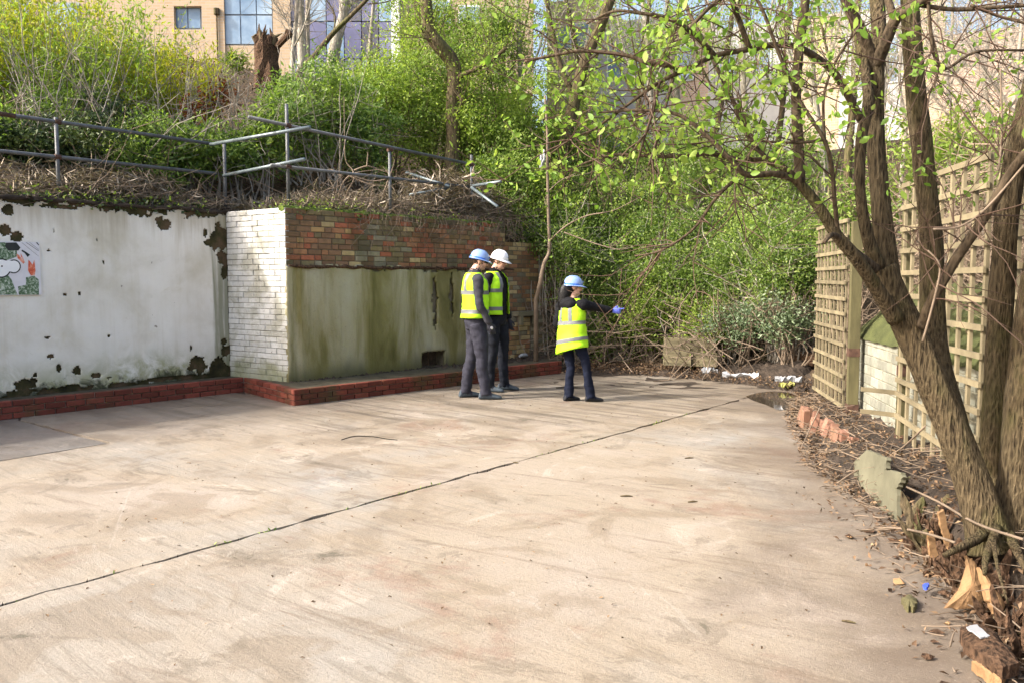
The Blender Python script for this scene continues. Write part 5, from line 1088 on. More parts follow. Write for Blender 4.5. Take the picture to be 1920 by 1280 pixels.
def crumple(name, px, py, L, W, ang, mat, label, cat, seed, zc=.16):
    r = random.Random(seed); c = gp(px, py, zc); nx, ny = 9, 5; V = []; F = []
    for i in range(nx):
        for j in range(ny):
            u, v_ = (i / (nx - 1) - .5) * L, (j / (ny - 1) - .5) * W * r.uniform(.6, 1.1); V.append((c.x + u * math.cos(ang) - v_ * math.sin(ang), c.y + u * math.sin(ang) + v_ * math.cos(ang), zc + r.uniform(0, .09)))
    for i in range(nx - 1):
        for j in range(ny - 1): a = i * ny + j; F.append((a, a + 1, a + ny + 1, a + ny))
    o = obj(name, V, F, mat, None); md = o.modifiers.new("t", 'SOLIDIFY'); md.thickness = .004; tag(o, label, cat)
crumple("plastic_sheet", 1388, 708, .5, .09, -.35, M_PLAST, "long crumpled white plastic sheet on the dark soil", "plastic sheet", 1)
crumple("plastic_sheet", 1330, 699, .22, .12, .1, M_PLAST, "small crumpled white plastic scrap beside the sheet", "plastic scrap", 2)
crumple("plastic_sheet", 1478, 716, .35, .06, -.3, M_PLAST, "thin white plastic strip by the trellis corner", "plastic strip", 3)
crumple("plastic_sheet", 1476, 727, .2, .12, .2, LF['yellow'] if False else plain("yellow_wrapper", (.25, .25, .06), .5, .2, 9, .2), "crumpled yellow wrapper at the puddle edge", "wrapper", 4, .03)
mb = MB(); c = gp(1130, 680); mb.add([(c.x + .11 * math.cos(t) * q, c.y + .08 * math.sin(t) * q, z) for z, q in ((-.02, 1), (.08, 1.1), (.16, .7)) for t in np.arange(7) * .898] + [(c.x, c.y, .19)], [(a * 7 + i, a * 7 + (i + 1) % 7, a * 7 + 7 + (i + 1) % 7, a * 7 + 7 + i) for a in range(2) for i in range(7)] + [(14 + i, 14 + (i + 1) % 7, 21) for i in range(7)])
tag(mb.build("stone_block", M_STONE), "pinkish stone at the foot of the hedge", "stone")
# soil heap and wet gravel margin
rs = np.random.RandomState(31); V = []; F = []; nx, ny = 150, 60
for j in range(ny + 1):
    for i in range(nx + 1):
        u, v_ = i / nx, j / ny; a, b = Vector((.9, 13.75, 0)), Vector((4.1, 11.35, 0)); m_ = Vector((2.75, 13.75, 0)); p = a * (1 - u) ** 2 + m_ * 2 * u * (1 - u) + b * u * u
        q = p + Vector((.45, .55, 0)) * (v_ * 1.5 - .25); h = .02 + (.32 * max(0, u - .45) * 1.6 + .05) * math.sin(min(1, v_ * 1.3) * 1.57) * (1 if v_ > .1 else v_ * 10) * (1 if u < .93 else (1 - u) / .07)
        h += .06 * mnoise.noise(q * 3.2) + .05 * mnoise.noise(q * 9) + .03 * mnoise.noise(q * 23); V.append((q.x, q.y, max(-.05, h - .03 if v_ < .12 else h)))
for j in range(ny):
    for i in range(nx): a = j * (nx + 1) + i; F.append((a, a + 1, a + nx + 2, a + nx + 1))
tag(obj("soil_heap", V, F, M_SOIL, None, True), "dark damp soil heap along the back of the slab", "soil", kind='stuff')
n = 5200; u = rs.uniform(0, 1, n)[:, None]; a, b, m_ = np.array([.9, 13.7]), np.array([4.05, 11.3]), np.array([2.7, 13.65]); p = a * (1 - u) ** 2 + m_ * 2 * u * (1 - u) + b * u * u + rs.normal(0, .2, (n, 1)) * np.array([.45, .55]) + rs.uniform(0, .9, (n, 1)) * np.array([.45, .55])
tag(leaf_obj("leaf_litter", np.concatenate([p, (.03 + np.abs(rs.normal(0, .06, n)))[:, None]], 1), .045, LF['litter'], None, 12, org=(2.4, 13, 0), up=1.2), "small dead leaves and chips over the soil heap", "leaves", kind='stuff')
g = G("still_water"); wv = g.world(); gl = g.bsdf((.045, .036, .026), .06, .5, g.bump(g.noise(wv, 3, 3), .03, .02)); M_WATER = g.done(gl)
P = [gp(x, y, .004) for x, y in [(1398, 742), (1425, 735), (1462, 733), (1492, 740), (1500, 750), (1486, 762), (1462, 768), (1436, 758), (1412, 750)]]; P = smooth_path(P + [P[0]], 4)[:-1]
tag(obj("puddle", P, [tuple(range(len(P)))[::-1]], M_WATER, None), kind='structure')
# small litter on the concrete
r = random.Random(12)
for i, (a, b, L, lb) in enumerate([(1163, 929, .09, "dark twig on the concrete in line with the grey board"), (1284, 858, .08, "dark twig on the open concrete by the shaded slab"), (1290, 940, .07, "short brown twig lying alone on bare concrete"), (962, 866, .05, "tiny dead leaf lodged in the slab joint"), (1578, 1162, .06, "curved brown twig on the stained concrete")]):
    p = gp(a, b, .006); an = r.uniform(-.5, .5); m_ = MB(); m_.tube([p, p + Vector((math.cos(an), math.sin(an), .08)) * L * .5, p + Vector((math.cos(an), math.sin(an), .0)) * L], [.004, .007, .003], 5); tag(m_.build("twig", M_BARKD), lb, "twig")
mb = MB()
for i in range(170):
    q = J0 + jd * r.uniform(-1, 9); p = q + jn * r.gauss(0, .008); h = r.uniform(.01, .03); a = r.uniform(0, 6)
    mb.add([(p.x - .01 * math.cos(a), p.y - .01 * math.sin(a), -.03), (p.x + .012 * math.cos(a), p.y + .012 * math.sin(a), -.03), (p.x + .004, p.y, h - .012), (p.x, p.y + .015, -.03)], [(0, 1, 2), (1, 3, 2), (3, 0, 2)])
tag(mb.build("joint_debris", M_SOIL), "dark crumbs of soil packed into the slab joint", "soil", kind='stuff')
rs = np.random.RandomState(46); n = 420; s_ = rs.uniform(0, 1, n) ** .7 * 9; s_ = s_[vnoise(s_, s_ * 0, 1.9, 3) > .12]; wj = np.stack([J0.x + jd.x * s_, J0.y + jd.y * s_, np.full(len(s_), -.004)], 1) + rs.normal(0, .008, (len(s_), 3)) * np.array([1, 1, .3])
tag(leaf_obj("joint_weeds", wj, .026, LF['mid'], None, 15, org=tuple(J0), up=.3, aspect=.4), "tiny green weeds growing in the slab joint", "weeds", kind='stuff')
rs = np.random.RandomState(44); n = 700; p = np.stack([rs.uniform(-3, 2.4, n), rs.uniform(3.2, 13, n), np.full(n, .006)], 1); p = p[(p[:, 0] - P0.x) * nA.x + (p[:, 1] - P0.y) * nA.y > .9]
tag(leaf_obj("floor_litter", p, .025, LF['litter'], None, 13, org=(0, 6, 0), up=4), "tiny leaf scraps scattered over the concrete floor", "leaves", kind='stuff')

# ------------------------------------------------------------------ buildings beyond the bank
def m_farbrick(name, a, b, mortar):
    g = G(name); v = g.coord(); sw = g.n("CombineXYZ"); x, y, z = g.sep(v)[:3]; g.l(x, sw.inputs[0]); g.l(z, sw.inputs[1]); bt = g.n("TexBrick"); g.l(sw.outputs[0], bt.inputs['Vector'])
    bt.inputs['Color1'].default_value = (*a, 1); bt.inputs['Color2'].default_value = (*b, 1); bt.inputs['Mortar'].default_value = (*mortar, 1); bt.inputs['Scale'].default_value = 1; bt.inputs['Brick Width'].default_value = .225; bt.inputs['Row Height'].default_value = .075; bt.inputs['Mortar Size'].default_value = .008
    return g.done(g.bsdf(bt.outputs[0], .85, .2))
M_TAN = m_farbrick("hazed_tan_brickwork", (.50, .38, .255), (.45, .33, .215), (.46, .40, .32)); M_TAN2 = m_farbrick("pinkish_brickwork", (.50, .36, .27), (.44, .30, .22), (.45, .4, .34))  # tan lightened so its colour carries the background flare haze
g = G("window_glass"); M_GLASS = g.done(g.bsdf(g.ramp(g.noise(g.coord(), .9, 4), [(.35, (.10, .18, .30)), (.65, (.35, .46, .58))]), .12, .6))
M_FRAME = plain("grey_window_frame", (.30, .33, .37), .5, .1, 5, 0); M_BLUE = plain("hazed_violet_cladding", (.13, .13, .23), .3, .35, 1.2, 0, spec=.6); M_WHITE = plain("white_cladding", (.72, .73, .75), .6, .1, 3, 0)  # violet cladding paled and greyed: background haze put into its colour
M_BLUED = plain("dark_cladding", (.10, .10, .13), .4, .3, 1.2, 0)
YB = 23.0
blk = thing("office_building", (-6, YB, 6.5), "tan brick building with blue glazing and violet cladding above the bank", "building")
def bx(px0, px1, py0, py1, Y, name, mat, par, depth=.3, proud=0.0):
    a, b = at(px0, py1, Y), at(px1, py0, Y); a.x, b.x = at(px0, 60, Y).x, at(px1, 60, Y).x; m_ = MB(); m_.box((a.x, Y - proud, a.z), (b.x - a.x, 0, 0), (0, depth, 0), (0, 0, b.z - a.z)); return m_.build(name, mat, par)
ytop, ybot = -330, 175
for x0, x1, y0, y1 in [(-250, 327, ytop, ybot), (327, 379, ytop, 12), (327, 379, 56, ybot), (379, 421, ytop, ybot), (512, 545, ytop, ybot), (752, 905, ytop, ybot), (905, 1000, ytop, ybot)]: bx(x0, x1, y0, y1, YB, "brick_wall", M_TAN, blk, .5)
for x0, x1, y0, y1 in [(327, 379, 12, 56)]:
    f_ = bx(x0, x1, y0, y1, YB + .16, "window", M_FRAME, blk, .1)
    for q0, q1 in ((x0 + 3, (x0 + x1) / 2 - 1), ((x0 + x1) / 2 + 1, x1 - 3)): bx(q0, q1, y0 + 3, y1 - 3, YB + .13, "pane", M_GLASS, f_, .02)
for x0, x1, y0, y1 in [(90, 150, 5, 60), (10, 60, 0, 60)]:
    f_ = bx(x0, x1, y0, y1, YB - .03, "window", M_FRAME, blk, .02); bx(x0 + 3, x1 - 3, y0 + 3, y1 - 3, YB - .05, "pane", M_GLASS, f_, .01)
cw = bx(421, 512, ytop, 86, YB + .1, "curtain_wall", M_FRAME, blk, .2)
for i in range(3):
    for y0, y1 in ((-118, -62), (-60, 27), (30, 83)): bx(422.5 + i * 30, 450.5 + i * 30, y0, y1, YB + .06, "pane", M_GLASS, cw, .02)
bx(421, 512, 86, ybot, YB + .05, "plinth_wall", M_TAN, blk, .3)
xs = [545, 580, 612, 645, 678, 710, 736]
for i in range(6):
    for y0, y1 in ((-150, -40), (-38, 40), (42, 110), (112, 175)): bx(xs[i] + .8, xs[i + 1] - .8, y0, y1, YB + .05, "cladding_panel", [M_BLUE, M_BLUED, M_BLUE, M_GLASS][(i * 3 + int(y0 > 0) + (y0 > 100) * 2) % 4], blk, .2)
bx(736, 751, ytop, ybot, YB, "column", M_WHITE, blk, .4, .25)
for x0, x1, y0, y1 in [(800, 845, 0, 45), (860, 900, 10, 45)]:
    f_ = bx(x0, x1, y0, y1, YB - .03, "window", M_WHITE, blk, .02); bx(x0 + 3, x1 - 3, y0 + 3, y1 - 3, YB - .05, "pane", M_GLASS, f_, .01)
mb = MB(); a = at(406, 22, YB - .03); mb.tube([a, Vector((a.x, a.y, 6.6))], .02, 6); mb.tube([a + Vector((0, 0, -.08)), a + Vector((0, 0, .08))], .08, 8); mb.build("downpipe", M_BARKD, blk)
a, b = at(-250, ytop, YB), at(1000, ytop, YB); mb = MB(); mb.box((a.x, YB + .51, 5.5), (b.x - a.x, 0, 0), (0, 9, 0), (0, 0, a.z - 5.5)); mb.build("rear_block", M_TAN, blk)
M_PALE = plain("pale_render", (.40, .395, .38), .7, .15, 2, 0)
b2 = thing("pale_building", (6, 27, 4), "pale brick and white building glimpsed through the tree branches", "building", None, math.radians(-26))
YC = 27.0
for x0, x1, y0, y1, m in [(1000, 1105, -40, 330, M_TAN), (1105, 1255, 20, 330, M_PALE), (1255, 1330, 40, 330, M_TAN2), (1330, 1480, 60, 330, M_PALE), (1480, 1560, 60, 330, M_TAN), (1560, 1660, 60, 330, M_PALE), (1660, 1720, 40, 330, M_TAN), (1720, 2150, 120, 400, M_TAN2)]: bx(x0, x1, y0, y1, YC, "brick_wall" if m != M_PALE else "pale_wall", m, b2, 4.0)
for x, y0, y1 in [(1020, 10, 60), (1060, 10, 60), (1130, 60, 130), (1190, 60, 130), (1350, 100, 150), (1410, 100, 150), (1580, 110, 190), (1620, 110, 190), (1270, 80, 150)]:
    f_ = bx(x, x + 34, y0, y1, YC - .04, "window", M_WHITE, b2, .03); bx(x + 3, x + 31, y0 + 3, y1 - 3, YC - .06, "pane", M_GLASS, f_, .01)
# ------------------------------------------------------------------ people
def cloth(name, col, rough=.85, var=.25, scale=9, bump=.35, bs=22):
    g = G(name); v = g.coord(); c = g.ramp(g.noise(v, scale, 4), [(.3, tuple(x * (1 - var) for x in col)), (.7, tuple(min(1, x * (1 + var)) for x in col))])
    return g.done(g.bsdf(c, rough, .18, g.bump(g.noise(g.coord((1, 1, .6)), bs, 3, .5, .8), bump, .02)))
K = dict(vest=cloth("hi_vis_yellow", (.44, .84, .025), .6, .06, 5, .3, 14), band=cloth("reflective_grey_band", (.17, .175, .18), .4, .08, 5, .1), grey=cloth("grey_fleece", (.036, .036, .044)), black=cloth("black_fabric", (.007, .007, .009)),
         slate=cloth("slate_trousers", (.032, .032, .045)), navy=cloth("dark_navy_trousers", (.013, .015, .022)), jean=cloth("navy_jeans", (.006, .009, .022)), skin=plain("skin", (.56, .33, .25), .5, .08, 12, .05), beard=plain("stubbled_skin", (.36, .21, .16), .6, .15, 30, .1),
         hair=cloth("black_hair", (.006, .0055, .006), .4, .3, 30, .3, 60), brown=cloth("dark_brown_hair", (.03, .018, .012), .6), shoe=cloth("blue_grey_boot", (.055, .07, .085), .7), shoed=cloth("black_boot", (.02, .021, .024), .55), sole=cloth("boot_sole", (.03, .034, .038), .8),
         hblue=plain("sky_paled_helmet_blue", (.22, .33, .60), .22, .04, 3, 0, spec=.6, coat=.5), hwhite=plain("white_helmet_plastic", (.80, .81, .83), .25, .03, 3, 0, spec=.6, coat=.5), strip=plain("sheenless_blue_and_badge", (.03, .14, .62), .35, .05, 4, 0), lens=plain("dark_lens", (.012, .012, .015), .1, .1, 4, 0, spec=.7),  # hblue has the pale sky reflection painted in; strip is the unreflecting blue
         lensr=plain("red_tinted_lens", (.32, .07, .06), .12, .1, 4, 0, spec=.7), lensy=plain("amber_lens", (.5, .36, .12), .12, .1, 4, 0, spec=.7), gloved=cloth("dark_grey_glove", (.035, .035, .045), .8), glovep=cloth("pale_glove_patch", (.45, .45, .48), .8), gloveb=cloth("blue_nitrile_glove", (.15, .20, .72), .4, .1, 5, .2))
def loft(rings, n=26, M=None, jit=0.0, cap=True, th0=0.0, th1=2 * math.pi):
    full = abs(th1 - th0 - 2 * math.pi) < 1e-6; m = n if full else n + 1
    vs = []
    for z, cx, cy, rx, ry in rings:
        for k in range(m):
            t = th0 + (th1 - th0) * k / n; p = Vector((cx + rx * math.cos(t), cy + ry * math.sin(t), z))
            if jit: p += Vector((math.cos(t), math.sin(t), 0)) * jit * (1.3 * mnoise.noise(p * 9) + .9 * mnoise.noise(Vector((p.x * 8 + p.z * 6, p.y * 8, p.z * 22))))
            vs.append(M @ p if M else p)
    fs = []
    for i in range(len(rings) - 1):
        for k in range(n if full else n):
            a, b = i * m + k, i * m + (k + 1) % m; fs.append((a, b, b + m, a + m))
    if cap and full: fs += [tuple(range(m))[::-1], tuple((len(rings) - 1) * m + k for k in range(m))]
    return vs, fs
def ellip(c, r, n=14, M=None):
    rings = []
    for i in range(1, n): t = math.pi * i / n; rings.append((c[2] - r[2] * math.cos(t), c[0], c[1], r[0] * math.sin(t), r[1] * math.sin(t)))
    return loft(rings, 18, M)
def rings_sub(R, k=4):
    out = []
    for i in range(len(R) - 1):
        for j in range(k): t = j / k; t2 = t * t * (3 - 2 * t); out.append(tuple(R[i][q] + (R[i + 1][q] - R[i][q]) * (t if q == 0 else t2) for q in range(5)))
    return out + [R[-1]]
def remesh(parts, voxel, it=2):
    """parts: list of (id, verts, faces) -> mesh with one continuous skin, plus the id nearest to each face"""
    mb = MB(); ids = []
    for i, v, f in parts: mb.add(v, f); ids += [i] * len(v)
    me = bpy.data.meshes.new("t"); me.from_pydata(mb.v, [], mb.f); o = bpy.data.objects.new("t", me); C.objects.link(o)
    m_ = o.modifiers.new("r", 'REMESH'); m_.mode = 'VOXEL'; m_.voxel_size = voxel; m_.adaptivity = 0
    s_ = o.modifiers.new("s", 'SMOOTH'); s_.factor = .5; s_.iterations = it
    dg = bpy.context.evaluated_depsgraph_get(); dg.update(); out = bpy.data.meshes.new_from_object(o.evaluated_get(dg)); bpy.data.objects.remove(o)
    kd = kdtree.KDTree(len(mb.v)); [kd.insert(v, i) for i, v in enumerate(mb.v)]; kd.balance()
    return out, [ids[kd.find(p.center)[1]] for p in out.polygons]
def dense_tube(path, rad, n=14, sub=5, squash=1.0):
    P = smooth_path(path, sub); m_ = MB(); m_.tube(P, lerp_list(rad, len(P)), n, True, 0, squash); return m_.v, m_.f
def hand(wrist, e1, e2, curl, mat, par, point=False, sc=1.0, patch_=None):
    """a gloved hand: e1 along the hand, e2 towards the thumb; curl bends the fingers towards the palm"""
    e1, e2 = Vector(e1).normalized(), Vector(e2); e2 = (e2 - e1 * e2.dot(e1)).normalized(); e3 = e1.cross(e2); W = Vector(wrist); parts = []
    def L(a, b, c): return W + (e1 * a + e2 * b + e3 * c) * sc
    m_ = MB(); rr_ = []
    for a, hw, ht in ((-.045, .030, .026), (-.01, .029, .022), (.02, .036, .020), (.055, .042, .019), (.085, .041, .016), (.098, .034, .011)): rr_.append([L(a, hw * math.cos(t), ht * math.sin(t)) for t in np.arange(12) * math.pi / 6])
    v = sum(rr_, []); f = [(i * 12 + k, i * 12 + (k + 1) % 12, i * 12 + 12 + (k + 1) % 12, i * 12 + 12 + k) for i in range(5) for k in range(12)] + [tuple(range(12))[::-1], tuple(60 + k for k in range(12))]
    parts.append((0, v, f))
    for q, (b, ln_, r_) in enumerate(((.030, .072, .0095), (.010, .080, .0098), (-.011, .074, .0094), (-.031, .058, .0085))):
        cu = curl if not (point and q == 0) else .06; cu = cu + q * .08 if not point else cu; a = 0; P = [L(.078, b, 0)]; d_ = 0; pos = [.09, 0]
        P.append(L(.09, b, 0))
        for seg, fr in enumerate((.45, .32, .25)): d_ += cu * (1.0 if seg else .8); pos = [pos[0] + ln_ * fr * math.cos(d_), pos[1] - ln_ * fr * math.sin(d_)]; P.append(L(pos[0], b * (1 + .12 * seg), pos[1]))
        parts.append((0, *dense_tube(P, [r_ * sc, r_ * sc, r_ * sc, r_ * .92 * sc, r_ * .75 * sc], 8, 3)))
    parts.append((0, *dense_tube([L(.01, .022, -.004), L(.035, .046, -.010), L(.062, .058, -.018), L(.083, .060, -.028)], [.013 * sc, .0115 * sc, .0105 * sc, .008 * sc], 8, 3)))
    me, _ = remesh(parts, .0045, 1); me.materials.append(mat); me.polygons.foreach_set("use_smooth", np.ones(len(me.polygons), bool)); me.name = "glove"
    o = link("glove", me, par)
    if patch_: v, f = ellip((0, 0, 0), (.022, .018, .004), 8, Matrix.Translation(L(.045, 0, .019)) @ Matrix((e1, e2, e3)).transposed().to_4x4()); obj("glove_patch", v, f, patch_, o, True, True)
    return o
def person(loc, yaw, label, sp):
    s = sp['s']; w_ = sp.get('w', 1.0); par = thing("person", loc, label, "person", None, yaw); parts = []; L = lambda x, y, z: Vector((x * s, y * s, z * s))
    T = [(.84, 0, 0, .115, .165), (.93, 0, 0, .135, .182), (1.02, 0, 0, .132, .172), (1.18, .0, 0, .130, .172), (1.32, .0, 0, .135, .188), (1.42, -.004, 0, .118, .190), (1.48, -.01, 0, .092, .145), (1.53, -.012, 0, .068, .078)]
    T = [tuple(q * s for q in (z, cx, cy, rx * w_, ry * w_)) for z, cx, cy, rx, ry in T]
    v, f = loft(rings_sub(T, 5), 36); hipz = .97 * s
    parts.append((0, *loft([r_ for r_ in rings_sub(T, 5) if r_[0] <= hipz + .01], 36))); parts.append((1, *loft([r_ for r_ in rings_sub(T, 5) if r_[0] >= hipz - .012], 36)))
    for sd, (foot, knee, toe) in sp['legs'].items():
        h = L(0, sd * .092, .90); k = L(*knee); a = L(foot[0], foot[1], .10); fl = sp.get('flare', 1.0)
        hm = h.lerp(k, .5) + Vector((.012 * s, sd * .012, 0)); cf = k.lerp(a, .4) + Vector((-.012 * s, 0, 0))
        parts.append((0, *dense_tube([h, hm, k, cf, k.lerp(a, .8), a - Vector((0, 0, .04 * s))], [q * s * sp.get('lw', 1) for q in (.100, .090, .068, .067, .062 * fl, .060 * fl)], 18, 6)))
        td = Vector((math.cos(toe), math.sin(toe), 0)); b = Vector((a.x, a.y, 0)); sh = []
        for d_, hw, ht in ((-.085, .026, .05), (-.07, .038, .085), (-.02, .042, .105), (.04, .042, .092), (.095, .046, .068), (.145, .044, .055), (.178, .034, .043), (.192, .018, .030)):
            d_ *= s * 1.02; hw *= s; ht *= s; side_ = Vector((-td.y, td.x, 0)); c_ = b + td * d_
            sh.append([c_ + side_ * (hw * math.cos(t)) + Vector((0, 0, max(.004, ht * (.5 + .5 * math.sin(t))))) for t in np.arange(14) * 2 * math.pi / 14])
        v = sum(sh, []); f = [(i * 14 + q, i * 14 + (q + 1) % 14, i * 14 + 14 + (q + 1) % 14, i * 14 + 14 + q) for i in range(7) for q in range(14)] + [tuple(range(14))[::-1], tuple(98 + q for q in range(14))]
        parts.append((3, v, f))
    for sd, (el, wr) in sp['arms'].items():
        sh = L(-.005, sd * .185 * w_, 1.425); e = L(*el); wv = L(*wr); aw = sp.get('aw', 1.0)
        parts.append((5, *dense_tube([L(-.005, sd * .12, 1.43), sh, sh.lerp(e, .45), e, e.lerp(wv, .5), wv], [q * s * aw for q in (.062, .070, .060, .052, .047, .040)], 16, 6)))
    HM = Matrix.Translation(Vector((sp.get('hx', .01), 0, 1.545 * s))) @ Matrix.Rotation(sp['head'][0], 4, 'Z') @ Matrix.Rotation(sp['head'][1], 4, 'Y') @ Matrix.Scale(sp.get('hs', 1.0), 4)
    parts.append((2, *dense_tube([L(-.012, 0, 1.47), L(-.005, 0, 1.53), HM @ Vector((.0, 0, .07))], [.062 * s, .058 * s, .056 * s], 14, 4)))
    hd = lambda i, c, r_: parts.append((i, *ellip(c, r_, 12, HM)))
    hd(sp['hair'], (-.012, 0, .150), (.098, .079, .100)); hd(2, (.026, 0, .125), (.072, .066, .085)); hd(sp['jaw'], (.032, 0, .062), (.060, .056, .058)); hd(sp['jaw'], (.068, 0, .036), (.026, .030, .022))
    hd(2, (.082, 0, .142), (.022, .056, .016)); hd(2, (.070, .036, .098), (.026, .024, .024)); hd(2, (.070, -.036, .098), (.026, .024, .024)); hd(7, (.084, 0, .066), (.012, .023, .010))
    parts.append((2, *dense_tube([HM @ Vector((.088, 0, .135)), HM @ Vector((.104, 0, .112)), HM @ Vector((.112, 0, .098)), HM @ Vector((.094, 0, .090))], [.009, .012, .015, .011], 8, 3)))
    for sd in (1, -1): hd(2, (-.008, sd * .078, .112), (.020, .011, .033))
    if sp.get('hood'): parts.append((1, *ellip(sp['hood'][0], sp['hood'][1], 12)))
    if sp.get('collar'): parts.append((1, *loft([(1.455 * s, -.015, 0, .100, .125), (1.50 * s, -.008, 0, .085, .092), (1.545 * s, .0, 0, .078, .078), (1.56 * s, .004, 0, .07, .07)], 20)))
    me, ids = remesh(parts, .0095, 2)
    mats = [sp['trous'], sp['jack'], K['skin'], sp['shoe'], K['brown'], sp['jack'], K['hair'], plain("lips_" + str(int(s * 100)), (.40, .17, .14), .5, .05, 9, 0), K['beard']]
    for m_ in mats: me.materials.append(m_)
    me.polygons.foreach_set("material_index", np.array(ids, dtype=np.int32)); me.polygons.foreach_set("use_smooth", np.ones(len(me.polygons), bool))
    co = np.empty(len(me.vertices) * 3); me.vertices.foreach_get("co", co); co = co.reshape(-1, 3); nr = np.array([v.normal for v in me.vertices]); fab = np.zeros(len(co))
    for p, i in zip(me.polygons, ids):
        if i in (0, 1, 5): fab[list(p.vertices)] = 1
    dsp = np.array([.009 * mnoise.noise(Vector(c * np.array([9, 9, 14]))) + .006 * mnoise.noise(Vector((c[0] * 16 + c[2] * 12, c[1] * 16 + c[2] * 5, c[2] * 17))) for c in co]) * fab
    me.vertices.foreach_set("co", (co + nr * dsp[:, None]).ravel()); me.update(); me.name = "body"; link("body", me, par)
    # high-visibility vest
    V = [tuple(q * s for q in r_) for r_ in sp['vest']]; V = rings_sub(V, 5); zs = np.array([r_[0] for r_ in V]); op = sp.get('open', 0.0); t0, t1 = (op, 2 * math.pi - op) if op else (0, 2 * math.pi)
    tilt = sp.get('tilt', 0.0)
    def shear(vs): return [Vector((p.x, p.y, p.z + tilt * p.y * max(0, (1.3 * s - p.z)))) for p in vs]
    v, f = loft(V, 48, None, .010, False, t0, t1); vo = obj("vest", shear(v), f, K['vest'], par, True, True); md = vo.modifiers.new("t", 'SOLIDIFY'); md.thickness = .007; md.offset = -1
    def ringat(z, add): return tuple([z] + [float(np.interp(z, zs, [r_[i] for r_ in V])) + (add if i > 2 else 0) for i in (1, 2, 3, 4)])
    for z0 in sp['bands']:
        v, f = loft([ringat(z0 * s + d_, .0045) for d_ in np.linspace(0, .05, 4)], 48, None, .010, False, t0, t1); b_ = obj("reflective_band", shear(v), f, K['band'], vo, True, True)
    for sd in (1, -1):
        for fb in (1, -1):
            zz_ = np.linspace((sp['bands'][-1] + .05 / s) * s, zs[-1] - .012, 9); vs = []
            for z in zz_:
                _, cx, cy, rx, ry = ringat(z, .0055)
                for yy in (-.024, 0, .024):
                    y_ = sd * sp.get('by', .105) * s * (1 - .18 * (z - zz_[0]) / (zz_[-1] - zz_[0])) + yy; q = max(0, 1 - (y_ / ry) ** 2); x_ = cx + fb * rx * math.sqrt(q); p = Vector((x_, y_, z)); t = math.atan2(y_ / ry, (x_ - cx) / rx)
                    jt = .010 * (1.3 * mnoise.noise(p * 9) + .9 * mnoise.noise(Vector((p.x * 8 + p.z * 6, p.y * 8, p.z * 22)))); vs.append(p + Vector((math.cos(t), math.sin(t), 0)) * jt)
            obj("reflective_band", shear(vs), [(i * 3 + k, i * 3 + k + 1, i * 3 + k + 4, i * 3 + k + 3) for i in range(8) for k in range(2)], K['band'], vo, True, True)
    if sp.get('logo'):
        _, cx, cy, rx, ry = ringat(1.36 * s, .008); y_ = .10; x_ = cx + rx * math.sqrt(1 - (y_ / ry) ** 2); obj("chest_emblem", [(x_ - .002, y_ - .025, 1.34 * s), (x_ - .012, y_ + .025, 1.34 * s), (x_ - .012, y_ + .025, 1.375 * s), (x_ - .002, y_ - .025, 1.375 * s)], [(0, 1, 2, 3)], K['glovep'], vo, False, True)
    # safety helmet
    n = 40; vs = []; rows = 12
    for i in range(rows):
        t = i / (rows - 1) * math.pi / 2 * .985; c_, s_ = math.cos(t) ** .82, math.sin(t)
        for k in range(n):
            a = 2 * math.pi * k / n; p = Vector((-.008 + .128 * c_ * math.cos(a), .107 * c_ * math.sin(a), .150 + .118 * s_))
            if abs(p.y) < .022 and i > 2: p.z += .007 * (1 - abs(p.y) / .022)
            if abs(abs(p.y) - .05) < .012 and i > 3: p.z += .003
            vs.append(HM @ p)
    fs = [(i * n + k, i * n + (k + 1) % n, i * n + n + (k + 1) % n, i * n + n + k) for i in range(rows - 1) for k in range(n)] + [tuple((rows - 1) * n + k for k in range(n))]
    hel = obj("helmet", vs, fs, sp['hel'], par, True, True); md = hel.modifiers.new("t", 'SOLIDIFY'); md.thickness = .004
    vs = []
    for d_, dz in ((0, .002), (.5, -.004), (1, -.011), (1, -.016), (.0, -.006)):
        for k in range(n): a = 2 * math.pi * k / n; e = (.012 + .048 * max(0, math.cos(a)) ** 2.2) * d_; vs.append(HM @ Vector((-.008 + (.128 + e) * math.cos(a), (.107 + e) * math.sin(a), .150 + dz - .012 * d_ * max(0, math.cos(a)) ** 2)))
    obj("brim", vs, [(i * n + k, i * n + n + k, i * n + n + (k + 1) % n, i * n + (k + 1) % n) for i in range(4) for k in range(n)], sp['hel'], hel, True, True)
    if sp.get('strip'):  # added band: deep blue painted where the shell reflects no sky
        vs = []; m = 22
        for z in (.130, .146, .166):
            for k in range(m + 1): a = math.radians(62 + 236 * k / m); hh = z if z > .14 else z; q = 1 + .006; vs.append(HM @ Vector((-.008 + (.133 if z < .16 else .1305) * q * math.cos(a), (.112 if z < .16 else .1095) * q * math.sin(a), hh)))
        obj("unreflecting_band", vs, [(i * (m + 1) + k, i * (m + 1) + k + 1, (i + 1) * (m + 1) + k + 1, (i + 1) * (m + 1) + k) for i in range(2) for k in range(m)], K['strip'], hel, True, True)
    v, f = ellip((.118, 0, .196), (.006, .018, .014), 8, HM @ Matrix.Identity(4)); obj("helmet_badge", v, f, sp['badge'], hel, True, True)
    # safety glasses
    vs = []; m = 20
    for z, rr_ in ((.108, .100), (.122, .106), (.136, .104)):
        for k in range(m + 1): a = math.radians(-62 + 124 * k / m); vs.append(HM @ Vector((.008 + rr_ * math.cos(a), .082 * math.sin(a), z)))
    gl_ = obj("glasses", vs, [(i * (m + 1) + k, i * (m + 1) + k + 1, (i + 1) * (m + 1) + k + 1, (i + 1) * (m + 1) + k) for i in range(2) for k in range(m)], sp['lens'], par, True, True); md = gl_.modifiers.new("t", 'SOLIDIFY'); md.thickness = .003
